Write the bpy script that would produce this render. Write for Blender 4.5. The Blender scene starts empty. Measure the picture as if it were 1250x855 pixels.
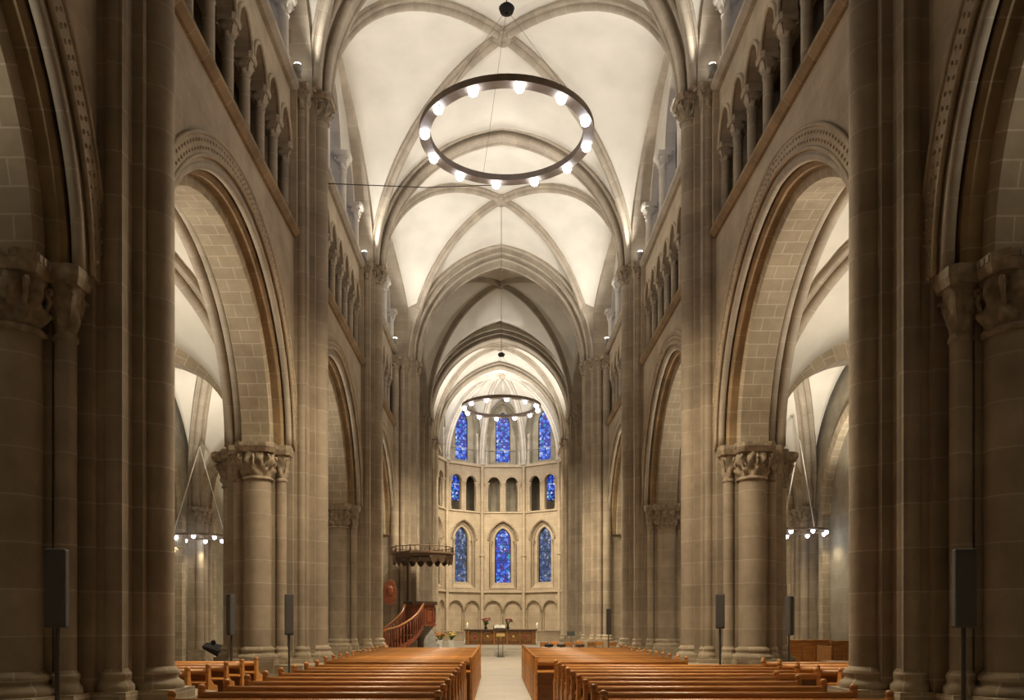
import bpy, bmesh, math, random
from math import sin, cos, pi, sqrt, radians, atan2
from mathutils import Vector as V
random.seed(7)
S = bpy.context.scene
COL = S.collection

# ------------------------------------------------------------------ mesh builder
class MB:
    def __init__(s): s.v=[]; s.f=[]; s.uv=[]; s.sm=[]
    def face(s, pts, uvs=None, smooth=False):
        b=len(s.v); s.v+= [tuple(p) for p in pts]
        s.f.append(list(range(b,b+len(pts))))
        s.uv.append(uvs or [(0,0)]*len(pts)); s.sm.append(smooth)
    def grid(s, rows, uvs, smooth=True, skip=None):
        b=len(s.v); n=len(rows[0])
        for r in rows: s.v+= [tuple(p) for p in r]
        for i in range(len(rows)-1):
            for j in range(n-1):
                s.f.append([b+i*n+j,b+i*n+j+1,b+(i+1)*n+j+1,b+(i+1)*n+j])
                s.uv.append([uvs(i,j),uvs(i,j+1),uvs(i+1,j+1),uvs(i+1,j)]); s.sm.append(smooth)
    def hexa(s, P, smooth=False):
        # P: 8 points, bottom ring 0-3, top ring 4-7
        for q in ((0,3,2,1),(4,5,6,7),(0,1,5,4),(1,2,6,5),(2,3,7,6),(3,0,4,7)):
            p=[V(P[i]) for i in q]
            n=(p[1]-p[0]).cross(p[2]-p[0])
            a=[abs(c) for c in n]
            k=a.index(max(a))
            if k==2: uv=[(c.x,c.y) for c in p]
            elif k==0: uv=[(c.y,c.z) for c in p]
            else: uv=[(c.x,c.z) for c in p]
            s.face(p,uv,smooth)
    def box(s,x0,x1,y0,y1,z0,z1):
        s.hexa([(x0,y0,z0),(x1,y0,z0),(x1,y1,z0),(x0,y1,z0),(x0,y0,z1),(x1,y0,z1),(x1,y1,z1),(x0,y1,z1)])
    def lathe(s,cx,cy,prof,n=20,rad=None,a0=0.0):
        rows=[]; L=[0]
        for k in range(1,len(prof)):
            L.append(L[-1]+math.hypot(prof[k][0]-prof[k-1][0],prof[k][1]-prof[k-1][1]))
        rm=max(p[0] for p in prof)
        for (r,z) in prof:
            rows.append([(cx+(r*(rad(a0+2*pi*j/n,z) if rad else 1))*cos(a0+2*pi*j/n),cy+(r*(rad(a0+2*pi*j/n,z) if rad else 1))*sin(a0+2*pi*j/n),z) for j in range(n+1)])
        z0=prof[0][1]
        s.grid(rows,lambda i,j:(rm*2*pi*j/n,z0+L[i]))
    def prism(s,poly,z0,z1,top=True):
        n=len(poly); u=0
        for i in range(n):
            a=poly[i]; b=poly[(i+1)%n]; l=math.hypot(b[0]-a[0],b[1]-a[1])
            s.face([(a[0],a[1],z0),(b[0],b[1],z0),(b[0],b[1],z1),(a[0],a[1],z1)],[(u,z0),(u+l,z0),(u+l,z1),(u,z1)]); u+=l
        if top:
            s.face([(p[0],p[1],z1) for p in poly],[(p[0],p[1]) for p in poly])
            s.face([(p[0],p[1],z0) for p in reversed(poly)],[(p[0],p[1]) for p in reversed(poly)])
    def sweep(s,pts,bi,prof,closed=True,smooth=False,nrm=None,caps=True):
        # profile (u along binormal, w along the outward normal in the plane of the path)
        pts=[V(p) for p in pts]; bi=V(bi).normalized(); rows=[]; L=[0]
        pr=list(prof)+([prof[0]] if closed else [])
        PL=[0]
        for k in range(1,len(pr)): PL.append(PL[-1]+math.hypot(pr[k][0]-pr[k-1][0],pr[k][1]-pr[k-1][1]))
        for i,p in enumerate(pts):
            t=(pts[min(i+1,len(pts)-1)]-pts[max(i-1,0)]).normalized()
            n=bi.cross(t).normalized() if nrm is None else nrm[i]
            if i: L.append(L[-1]+(p-pts[i-1]).length)
            rows.append([p+bi*u+n*w for (u,w) in pr])
        s.grid(rows,lambda i,j:(PL[j],L[i]),smooth)
        if caps and closed:
            for r in (rows[0],rows[-1]): s.face(r[:-1],[(0,0)]*(len(r)-1))
    def tube(s,pts,r,n=8,smooth=True):
        pts=[V(p) for p in pts]; rows=[]
        for i,p in enumerate(pts):
            t=(pts[min(i+1,len(pts)-1)]-pts[max(i-1,0)]).normalized()
            a=t.orthogonal().normalized() if i==0 else (a-t*a.dot(t)).normalized()
            b=t.cross(a)
            rr=r[i] if isinstance(r,(list,tuple)) else r
            rows.append([p+(a*cos(2*pi*j/n)+b*sin(2*pi*j/n))*rr for j in range(n+1)])
        s.grid(rows,lambda i,j:(j/n*.2,i*.1),smooth)
        s.face(rows[0][:-1]); s.face(rows[-1][:-1])
    def ball(s,c,r,n=10,m=6,sc=(1,1,1)):
        rows=[[(c[0]+sc[0]*r*sin(pi*i/m)*cos(2*pi*j/n),c[1]+sc[1]*r*sin(pi*i/m)*sin(2*pi*j/n),c[2]+sc[2]*r*cos(pi*i/m)) for j in range(n+1)] for i in range(m+1)]
        s.grid(rows,lambda i,j:(j/n,i/m))
    def mesh(s,name,mat):
        me=bpy.data.meshes.new(name); me.from_pydata(s.v,[],s.f)
        ul=me.uv_layers.new(name='UVMap'); k=0; d=ul.data
        for fi,u in enumerate(s.uv):
            for q in u: d[k].uv=q; k+=1
        me.polygons.foreach_set('use_smooth',s.sm)
        me.materials.append(mat); me.validate(); 
        bm=bmesh.new(); bm.from_mesh(me); bmesh.ops.remove_doubles(bm,verts=bm.verts,dist=1e-5)
        bmesh.ops.recalc_face_normals(bm,faces=bm.faces); bm.to_mesh(me); bm.free()
        return me
    def build(s,name,mat,parent=None,bevel=0):
        o=bpy.data.objects.new(name,s.mesh(name,mat)); COL.objects.link(o)
        if parent is not None: o.parent=parent
        if bevel:
            b=o.modifiers.new('b','BEVEL'); b.width=bevel; b.segments=2; b.limit_method='ANGLE'
        return o

def tag(o,label=None,cat=None,group=None,kind=None):
    if label: o['label']=label
    if cat: o['category']=cat
    if group: o['group']=group
    if kind: o['kind']=kind
    return o
def empty(name,loc=(0,0,0),label=None,cat=None,group=None,kind=None,rz=0):
    o=bpy.data.objects.new(name,None); COL.objects.link(o); o.location=loc; o.rotation_euler.z=rz
    o.empty_display_size=.2
    return tag(o,label,cat,group,kind)
KIDS={}
def kids(o): return [c for c in o.children]
def copy_tree(o,parent=None):
    c=o.copy(); COL.objects.link(c); c.parent=parent
    for ch in kids(o): copy_tree(ch,c)
    return c

# ------------------------------------------------------------------ materials
def newmat(name):
    m=bpy.data.materials.new(name); m.use_nodes=True; nt=m.node_tree
    return m,nt,nt.nodes['Principled BSDF']
def N(nt,t,**k):
    n=nt.nodes.new(t)
    for a,b in k.items(): setattr(n,a,b)
    return n
def stone(name,c1,c2,mortar,bw=.8,bh=.42,ms=.012,rough=.85,stain=.35,bump=.25):
    m,nt,p=newmat(name); L=nt.links
    uv=N(nt,'ShaderNodeUVMap'); br=N(nt,'ShaderNodeTexBrick')
    geo=N(nt,'ShaderNodeNewGeometry')
    wob=N(nt,'ShaderNodeTexNoise'); wob.inputs['Scale'].default_value=.6
    L.new(geo.outputs['Position'],wob.inputs['Vector'])
    ad=N(nt,'ShaderNodeMixRGB',blend_type='ADD'); ad.inputs[0].default_value=.03
    L.new(uv.outputs[0],ad.inputs[1]); L.new(wob.outputs['Color'],ad.inputs[2])
    L.new(ad.outputs[0],br.inputs['Vector'])
    br.inputs['Scale'].default_value=1; br.inputs['Brick Width'].default_value=bw; br.inputs['Row Height'].default_value=bh
    br.inputs['Mortar Size'].default_value=ms; br.inputs['Mortar Smooth'].default_value=.3; br.inputs['Bias'].default_value=0
    br.inputs['Color1'].default_value=(*c1,1); br.inputs['Color2'].default_value=(*c2,1); br.inputs['Mortar'].default_value=(*mortar,1)
    no=N(nt,'ShaderNodeTexNoise'); no.inputs['Scale'].default_value=1.3; no.inputs['Detail'].default_value=8; no.inputs['Roughness'].default_value=.65
    L.new(geo.outputs['Position'],no.inputs['Vector'])
    rp=N(nt,'ShaderNodeMapRange'); rp.inputs[1].default_value=.3; rp.inputs[2].default_value=.7; rp.inputs[3].default_value=1-stain; rp.inputs[4].default_value=1+stain*.4
    L.new(no.outputs[0],rp.inputs[0])
    mu=N(nt,'ShaderNodeMixRGB',blend_type='MULTIPLY'); mu.inputs[0].default_value=1
    L.new(br.outputs['Color'],mu.inputs[1]); L.new(rp.outputs[0],mu.inputs[2])
    L.new(mu.outputs[0],p.inputs['Base Color'])
    fine=N(nt,'ShaderNodeTexNoise'); fine.inputs['Scale'].default_value=9; fine.inputs['Detail'].default_value=6
    L.new(geo.outputs['Position'],fine.inputs['Vector'])
    b1=N(nt,'ShaderNodeBump'); b1.inputs['Strength'].default_value=bump; b1.inputs['Distance'].default_value=.03
    L.new(fine.outputs[0],b1.inputs['Height'])
    b2=N(nt,'ShaderNodeBump'); b2.inputs['Strength'].default_value=.3; b2.inputs['Distance'].default_value=.01; b2.invert=True
    L.new(br.outputs['Fac'],b2.inputs['Height']); L.new(b1.outputs[0],b2.inputs['Normal'])
    L.new(b2.outputs[0],p.inputs['Normal'])
    p.inputs['Roughness'].default_value=rough
    return m
def plain(name,c,rough=.6,metal=0,noise=.0,scale=4,coat=0):
    m,nt,p=newmat(name); L=nt.links
    p.inputs['Roughness'].default_value=rough; p.inputs['Metallic'].default_value=metal
    if coat: p.inputs['Coat Weight'].default_value=coat
    if noise:
        geo=N(nt,'ShaderNodeNewGeometry'); no=N(nt,'ShaderNodeTexNoise'); no.inputs['Scale'].default_value=scale; no.inputs['Detail'].default_value=6
        L.new(geo.outputs['Position'],no.inputs['Vector'])
        r=N(nt,'ShaderNodeValToRGB'); r.color_ramp.elements[0].position=.3; r.color_ramp.elements[1].position=.75
        r.color_ramp.elements[0].color=(*[x*(1-noise) for x in c],1); r.color_ramp.elements[1].color=(*[min(1,x*(1+noise)) for x in c],1)
        L.new(no.outputs[0],r.inputs[0]); L.new(r.outputs[0],p.inputs['Base Color'])
        b=N(nt,'ShaderNodeBump'); b.inputs['Strength'].default_value=.15; b.inputs['Distance'].default_value=.02
        L.new(no.outputs[0],b.inputs['Height']); L.new(b.outputs[0],p.inputs['Normal'])
    else: p.inputs['Base Color'].default_value=(*c,1)
    return m
def wood(name,a,b,rough=.45,coat=.1):
    m,nt,p=newmat(name); L=nt.links
    tc=N(nt,'ShaderNodeTexCoord'); mp=N(nt,'ShaderNodeMapping'); mp.inputs['Scale'].default_value=(1.2,9,9)
    L.new(tc.outputs['Object'],mp.inputs[0])
    no=N(nt,'ShaderNodeTexNoise'); no.inputs['Scale'].default_value=2.2; no.inputs['Detail'].default_value=8; no.inputs['Distortion'].default_value=.6
    L.new(mp.outputs[0],no.inputs['Vector'])
    oi=N(nt,'ShaderNodeObjectInfo')
    r=N(nt,'ShaderNodeValToRGB'); r.color_ramp.elements[0].position=.35; r.color_ramp.elements[1].position=.68
    r.color_ramp.elements[0].color=(*a,1); r.color_ramp.elements[1].color=(*b,1)
    L.new(no.outputs[0],r.inputs[0])
    hv=N(nt,'ShaderNodeHueSaturation'); mr=N(nt,'ShaderNodeMapRange'); mr.inputs[3].default_value=.75; mr.inputs[4].default_value=1.25
    L.new(oi.outputs['Random'],mr.inputs[0]); L.new(mr.outputs[0],hv.inputs['Value']); L.new(r.outputs[0],hv.inputs['Color'])
    L.new(hv.outputs[0],p.inputs['Base Color'])
    p.inputs['Roughness'].default_value=rough; p.inputs['Coat Weight'].default_value=coat; p.inputs['Coat Roughness'].default_value=.25
    return m
def emit(name,c,st):
    m,nt,p=newmat(name); p.inputs['Base Color'].default_value=(*c,1)
    p.inputs['Emission Color'].default_value=(*c,1); p.inputs['Emission Strength'].default_value=st
    return m
def glass_stained(name,cols,st,scale=5.0):
    m,nt,p=newmat(name); L=nt.links
    uv=N(nt,'ShaderNodeUVMap')
    vo=N(nt,'ShaderNodeTexVoronoi'); vo.inputs['Scale'].default_value=scale; vo.inputs['Randomness'].default_value=.85
    ve=N(nt,'ShaderNodeTexVoronoi',feature='DISTANCE_TO_EDGE'); ve.inputs['Scale'].default_value=scale; ve.inputs['Randomness'].default_value=.85
    L.new(uv.outputs[0],vo.inputs['Vector']); L.new(uv.outputs[0],ve.inputs['Vector'])
    sp=N(nt,'ShaderNodeSeparateColor'); L.new(vo.outputs['Color'],sp.inputs[0])
    r=N(nt,'ShaderNodeValToRGB'); cr=r.color_ramp; cr.interpolation='CONSTANT'
    while len(cr.elements)<len(cols): cr.elements.new(.5)
    for i,(pos,c) in enumerate(cols): cr.elements[i].position=pos; cr.elements[i].color=(*c,1)
    L.new(sp.outputs[0],r.inputs[0])
    lead=N(nt,'ShaderNodeMapRange'); lead.inputs[1].default_value=.02; lead.inputs[2].default_value=.05
    L.new(ve.outputs['Distance'],lead.inputs[0])
    # horizontal saddle bars
    sx=N(nt,'ShaderNodeSeparateXYZ'); L.new(uv.outputs[0],sx.inputs[0])
    fr=N(nt,'ShaderNodeMath',operation='FRACT'); ml=N(nt,'ShaderNodeMath',operation='MULTIPLY'); ml.inputs[1].default_value=1.6
    L.new(sx.outputs[1],ml.inputs[0]); L.new(ml.outputs[0],fr.inputs[0])
    gt=N(nt,'ShaderNodeMath',operation='GREATER_THAN'); gt.inputs[1].default_value=.06; L.new(fr.outputs[0],gt.inputs[0])
    mm=N(nt,'ShaderNodeMath',operation='MULTIPLY'); L.new(lead.outputs[0],mm.inputs[0]); L.new(gt.outputs[0],mm.inputs[1])
    mu=N(nt,'ShaderNodeMixRGB',blend_type='MULTIPLY'); mu.inputs[0].default_value=1
    L.new(r.outputs[0],mu.inputs[1]); L.new(mm.outputs[0],mu.inputs[2])
    L.new(mu.outputs[0],p.inputs['Emission Color']); p.inputs['Emission Strength'].default_value=st
    p.inputs['Base Color'].default_value=(.02,.03,.06,1); p.inputs['Roughness'].default_value=.2
    return m

M={}
M['drum']=stone('pier stone',(.40,.325,.235),(.335,.27,.195),(.47,.40,.31),bw=60,bh=.55,ms=.012,stain=.3)
M['ashlar']=stone('ashlar stone',(.42,.345,.24),(.36,.29,.195),(.54,.46,.35),bw=.46,bh=.30,ms=.013,stain=.3)
M['wall']=stone('spandrel stone',(.47,.38,.265),(.43,.345,.24),(.51,.42,.305),bw=.7,bh=.36,ms=.008,stain=.25,bump=.35)
M['rib']=stone('rib stone',(.44,.375,.29),(.38,.32,.245),(.50,.44,.36),bw=60,bh=.6,ms=.01,stain=.25)
M['pale']=stone('pale window stone',(.55,.50,.43),(.50,.45,.38),(.58,.53,.46),bw=60,bh=.5,ms=.008,stain=.2)
M['apse']=stone('apse stone',(.50,.405,.29),(.44,.355,.25),(.56,.47,.36),bw=.9,bh=.45,ms=.012,stain=.2)
M['aisle']=stone('aisle wall stone',(.34,.30,.23),(.30,.265,.20),(.38,.34,.27),bw=1.0,bh=.5,ms=.01,stain=.3)
M['plaster']=plain('vault plaster',(.70,.66,.58),.9,0,.10,.8)
M['ochre']=stone('ochre stained stone',(.33,.225,.12),(.27,.18,.095),(.40,.31,.2),bw=60,bh=.6,ms=.012,stain=.45)
M['carve']=plain('carved stone',(.33,.265,.185),.85,0,.38,9)
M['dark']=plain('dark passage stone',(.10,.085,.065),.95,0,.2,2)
M['floor']=stone('floor stone',(.47,.415,.34),(.42,.37,.30),(.36,.315,.25),bw=1.0,bh=1.0,ms=.006,rough=.45,stain=.15,bump=.05)
M['step']=plain('step stone',(.42,.38,.31),.7,0,.12,3)
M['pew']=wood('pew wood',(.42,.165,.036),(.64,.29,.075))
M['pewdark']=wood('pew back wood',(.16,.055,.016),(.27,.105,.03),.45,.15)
M['oak']=wood('altar wood',(.15,.065,.02),(.30,.14,.045))
M['red']=wood('pulpit wood',(.13,.035,.015),(.26,.075,.03))
M['handrail']=wood('polished rail wood',(.36,.13,.04),(.50,.21,.07),.3,.4)
M['darkwood']=wood('dark carved wood',(.045,.024,.012),(.085,.045,.02),.5,.1)
M['canopy']=wood('weathered canopy wood',(.12,.075,.045),(.19,.12,.075),.6,.05)
M['bronze']=plain('bronze ring metal',(.26,.205,.155),.65,.0,.2,5)
M['black']=plain('black metal',(.018,.017,.016),.8,0)
M['cable']=plain('steel cable',(.10,.09,.08),.5,.6)
M['speaker']=plain('grey speaker cloth',(.085,.08,.073),.7,0,.1,30)
M['bulb']=emit('lamp glass',(.82,.88,1.0),26)
M['spotglass']=emit('uplight glass',(1,.95,.85),12)
M['candle']=plain('candle wax',(.8,.77,.68),.5)
M['flame']=emit('candle flame',(1,.6,.2),6)
M['white']=plain('white glazed pot',(.72,.70,.65),.4)
M['paper']=plain('open book paper',(.85,.82,.74),.7)
M['leaf']=plain('leaf green',(.07,.16,.035),.6,0,.3,20)
M['orangef']=plain('orange petals',(.65,.24,.03),.6,0,.2,30)
M['yellowf']=plain('yellow petals',(.78,.62,.22),.6,0,.2,30)
M['redf']=plain('red petals',(.36,.05,.05),.6,0,.3,30)
M['gold']=plain('gilded metal',(.55,.36,.10),.35,.8)
M['greystone']=plain('grey stone',(.36,.345,.315),.8,0,.2,5)
BL=[(0,(.012,.03,.32)),(.22,(.03,.08,.62)),(.42,(.10,.22,.85)),(.58,(.32,.42,.9)),(.70,(.06,.05,.35)),(.80,(.10,.03,.22)),(.88,(.55,.62,.85)),(.95,(.02,.30,.45))]
GR=[(0,(.03,.05,.14)),(.25,(.08,.12,.28)),(.45,(.16,.20,.34)),(.6,(.26,.31,.42)),(.72,(.05,.06,.08)),(.85,(.34,.38,.45)),(.94,(.10,.07,.06))]
M['blueglass']=glass_stained('blue stained glass',BL,1.05,5.0)
M['deepglass']=glass_stained('deep blue stained glass',BL[:5]+BL[5:6],.8,4.5)
M['greyglass']=glass_stained('grey blue stained glass',GR,.9,5.5)
M['skyglass']=glass_stained('clear leaded glass',[(0,(.45,.5,.72)),(.4,(.55,.6,.8)),(.7,(.38,.44,.7))],.75,4.0)

# ------------------------------------------------------------------ arch helpers
def pointed(half,rise,n=14,z0=0.0):
    """(s,z) points of a pointed arch from -half to +half"""
    rise=max(rise,half*1.0001)
    R=(half*half+rise*rise)/(2*half); c=R-half   # left arc centred at s=+c
    a1=atan2(rise,c)                              # apex angle from centre measured at -x
    pts=[]
    for i in range(n+1):
        a=a1*i/n
        pts.append((c-R*cos(a),z0+R*sin(a)))
    return pts+[(-s,z) for (s,z) in reversed(pts[:-1])]
def half_ellipse(p0,p1,n=14,ex=1.0):
    """quarter of an ellipse rising from p0 (springing) to p1 (crown), vertical at p0"""
    p0=V(p0);p1=V(p1);out=[]
    for i in range(n+1):
        t=pi/2*i/n; h=1-cos(t); z=sin(t)
        q=p0.lerp(p1,h); q.z=p0.z+(p1.z-p0.z)*z; out.append(q)
    return out
def arch_panel(mb,Mf,s0,s1,zb,zt,c,half,zs,rise,t,n=12,open_bottom=True,base=None):
    """wall slab s0..s1, zb..zt with an arched opening; Mf(s,z,n)->point; base = sill height (>zb)"""
    sill=base if base is not None else zb
    A=[(c+s,z) for (s,z) in pointed(half,rise,n,zs)]
    def q(a,b,cc,d,nn):
        mb.face([Mf(*a,nn),Mf(*b,nn),Mf(*cc,nn),Mf(*d,nn)],[a,b,cc,d])
    for nn in (0,t):
        if c-half>s0+1e-4: q((s0,zb),(c-half,zb),(c-half,zt),(s0,zt),nn)
        if c+half<s1-1e-4: q((c+half,zb),(s1,zb),(s1,zt),(c+half,zt),nn)
        for a,b in zip(A[:-1],A[1:]): q(a,b,(b[0],zt),(a[0],zt),nn)
        if sill>zb: q((c-half,zb),(c+half,zb),(c+half,sill),(c-half,sill),nn)
    path=[(c-half,sill)]+A+[(c+half,sill)]
    if zs<=sill+1e-4: path=A
    L=0
    for a,b in zip(path[:-1],path[1:]):
        l=math.hypot(b[0]-a[0],b[1]-a[1])
        mb.face([Mf(*a,0),Mf(*b,0),Mf(*b,t),Mf(*a,t)],[(0,L),(0,L+l),(t,L+l),(t,L)]); L+=l
    if sill>zb: mb.face([Mf(c-half,sill,0),Mf(c+half,sill,0),Mf(c+half,sill,t),Mf(c-half,sill,t)])
    for (a,b) in (((s0,zt),(s1,zt)),((s0,zb),(s0,zt)),((s1,zb),(s1,zt))):
        mb.face([Mf(*a,0),Mf(*b,0),Mf(*b,t),Mf(*a,t)])
def pane(mb,Mf,c,half,zb,zs,rise,nn,t=.04):
    A=[(c+s,z) for (s,z) in pointed(half,rise,10,zs)]
    P=[(c-half,zb)]+A+[(c+half,zb)]
    for k in (nn,nn+t): mb.face([Mf(*a,k) for a in P],P)
    for a,b in zip(P,P[1:]+P[:1]): mb.face([Mf(*a,nn),Mf(*b,nn),Mf(*b,nn+t),Mf(*a,nn+t)])
def circ(u,w,r,n=8,a0=0): return [(u+r*cos(a0+2*pi*k/n),w+r*sin(a0+2*pi*k/n)) for k in range(n)]

def capital(mb,cx,cy,z0,z1,r0,r1,ab=None,leaf=4,n=40):
    """necking ring, two tiers of curling leaves, chamfered abacus"""
    h=z1-z0; rows=[]; m=16; ab=ab or r1*1.12
    hb=h*.74
    mb.lathe(cx,cy,[(r0*1.0,z0-.02),(r0*1.16,z0),(r0*1.16,z0+.05*h),(r0,z0+.09*h)],24)
    for i in range(m+1):
        t=i/m; z=z0+.06*h+(hb-.06*h)*t
        row=[]
        for j in range(n+1):
            a=2*pi*j/n
            base=r0+(r1-r0)*t**1.8
            l1=max(0,cos(leaf*2*a))**.7*max(0,sin(pi*min(1,t/.55)))**1.2*.30
            l2=max(0,cos(leaf*2*a+pi))**.7*max(0,sin(pi*max(0,min(1,(t-.3)/.7))))**1.2*.36
            cr=.05*sin(leaf*6*a+9*t)+.04*sin(leaf*10*a-14*t)
            r=base+(l1+l2+cr-.04)*r0*1.25
            row.append((cx+r*cos(a),cy+r*sin(a),z))
        rows.append(row)
    mb.grid(rows,lambda i,j:(j*.05,i*.05))
    big=r0>.2
    for k in range(8 if big else 4):
        a=k*pi/4 if big else pi/4+k*pi/2
        R_=r1*(1.16 if k%2 or not big else 1.0); q=r0*(.2 if k%2 or not big else .15); zc=z0+hb*.80
        path=[(r0*1.12,z0+hb*.35),(r0*1.2+(R_-r0)*.45,z0+hb*.62)]
        for i in range(11):
            b_=pi*.75-i*pi*.2; qq=q*(1-i*.07); path.append((R_-q*.2+qq*cos(b_),zc+qq*sin(b_)))
        mb.tube([(cx+r*cos(a),cy+r*sin(a),z) for r,z in path],[r0*.09]*2+[r0*.1*(1-.03*i) for i in range(11)],6)
    e=ab
    def sq(k,c=.3):
        q=[]
        for sx,sy in ((1,1),(-1,1),(-1,-1),(1,-1)):
            p1=(cx+sx*k*(1-c),cy+sy*k); p2=(cx+sx*k,cy+sy*k*(1-c))
            q+= [p2,p1] if sx*sy>0 else [p1,p2]
        return q
    A=sq(e*.9); B=sq(e); za=z0+hb; zb_=za+(z1-za)*.5
    for i in range(8):
        j=(i+1)%8
        mb.face([(*A[i],za),(*A[j],za),(*B[j],zb_),(*B[i],zb_)],[(0,0),(.1,0),(.1,.1),(0,.1)])
    mb.prism(B,zb_,z1)
    if big:
        nd=7; w_=e*1.4/nd
        for k in range(nd):
            u=-e*.7+w_*(k+.5)
            for (x0,x1,y0,y1) in ((u-w_*.3,u+w_*.3,-e-.012,-e+.02),(u-w_*.3,u+w_*.3,e-.02,e+.012),(-e-.012,-e+.02,u-w_*.3,u+w_*.3),(e-.02,e+.012,u-w_*.3,u+w_*.3)):
                mb.box(cx+x0,cx+x1,cy+y0,cy+y1,zb_+.01,z1-.02)
    mb.face([(*p,za) for p in A])

def base_prof(r,z0,z1):
    h=z1-z0
    return [(r*1.5,z0),(r*1.55,z0+.16*h),(r*1.5,z0+.32*h),(r*1.28,z0+.42*h),(r*1.2,z0+.55*h),(r*1.3,z0+.66*h),(r*1.32,z0+.78*h),(r*1.15,z0+.9*h),(r,z1)]

# ------------------------------------------------------------------ dimensions
P=[0.85,10.75,20.6,30.5,40.4]     # nave pier lines
P5,P6=51.0,57.0
WP=5.2; WB=6.8                    # nave wall face / aisle wall face
XO=11.6                           # aisle outer wall
ZA=6.05                           # arcade abacus
ZS1,ZS2=11.36,14.9                # string courses
ZC=15.05                          # vault capital top
ZK=20.3
CAMX,CAMZ=-.2,1.8

# ------------------------------------------------------------------ floor
f=MB(); f.box(-XO-.6,XO+.6,-5,43.0,-.3,0); fl=f.build('floor',M['floor']); tag(fl,kind='structure')
f=MB()
for k in range(3):
    f.box(-5.2-.01*k,5.2+.01*k,42.6+.42*k,43.02+.42*k if k<2 else 69,-.3+.001*k,.14*(k+1))
st=f.build('floor_chancel',M['step']); tag(st,kind='structure')
f=MB(); f.box(-XO-.6,-5.21,43.0,58,-.3,0); f.box(5.21,XO+.6,43.0,58,-.3,0)
tag(f.build('floor_transept',M['floor']),kind='structure')

# ------------------------------------------------------------------ nave walls
def side_map(sx,x0,yc):
    return lambda s,z,n:(sx*(x0+n),yc+s,z)
def shaft(mb,x,y,r,z0,z1,n=16): mb.lathe(x,y,[(r,z0),(r,z1)],n)

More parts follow.
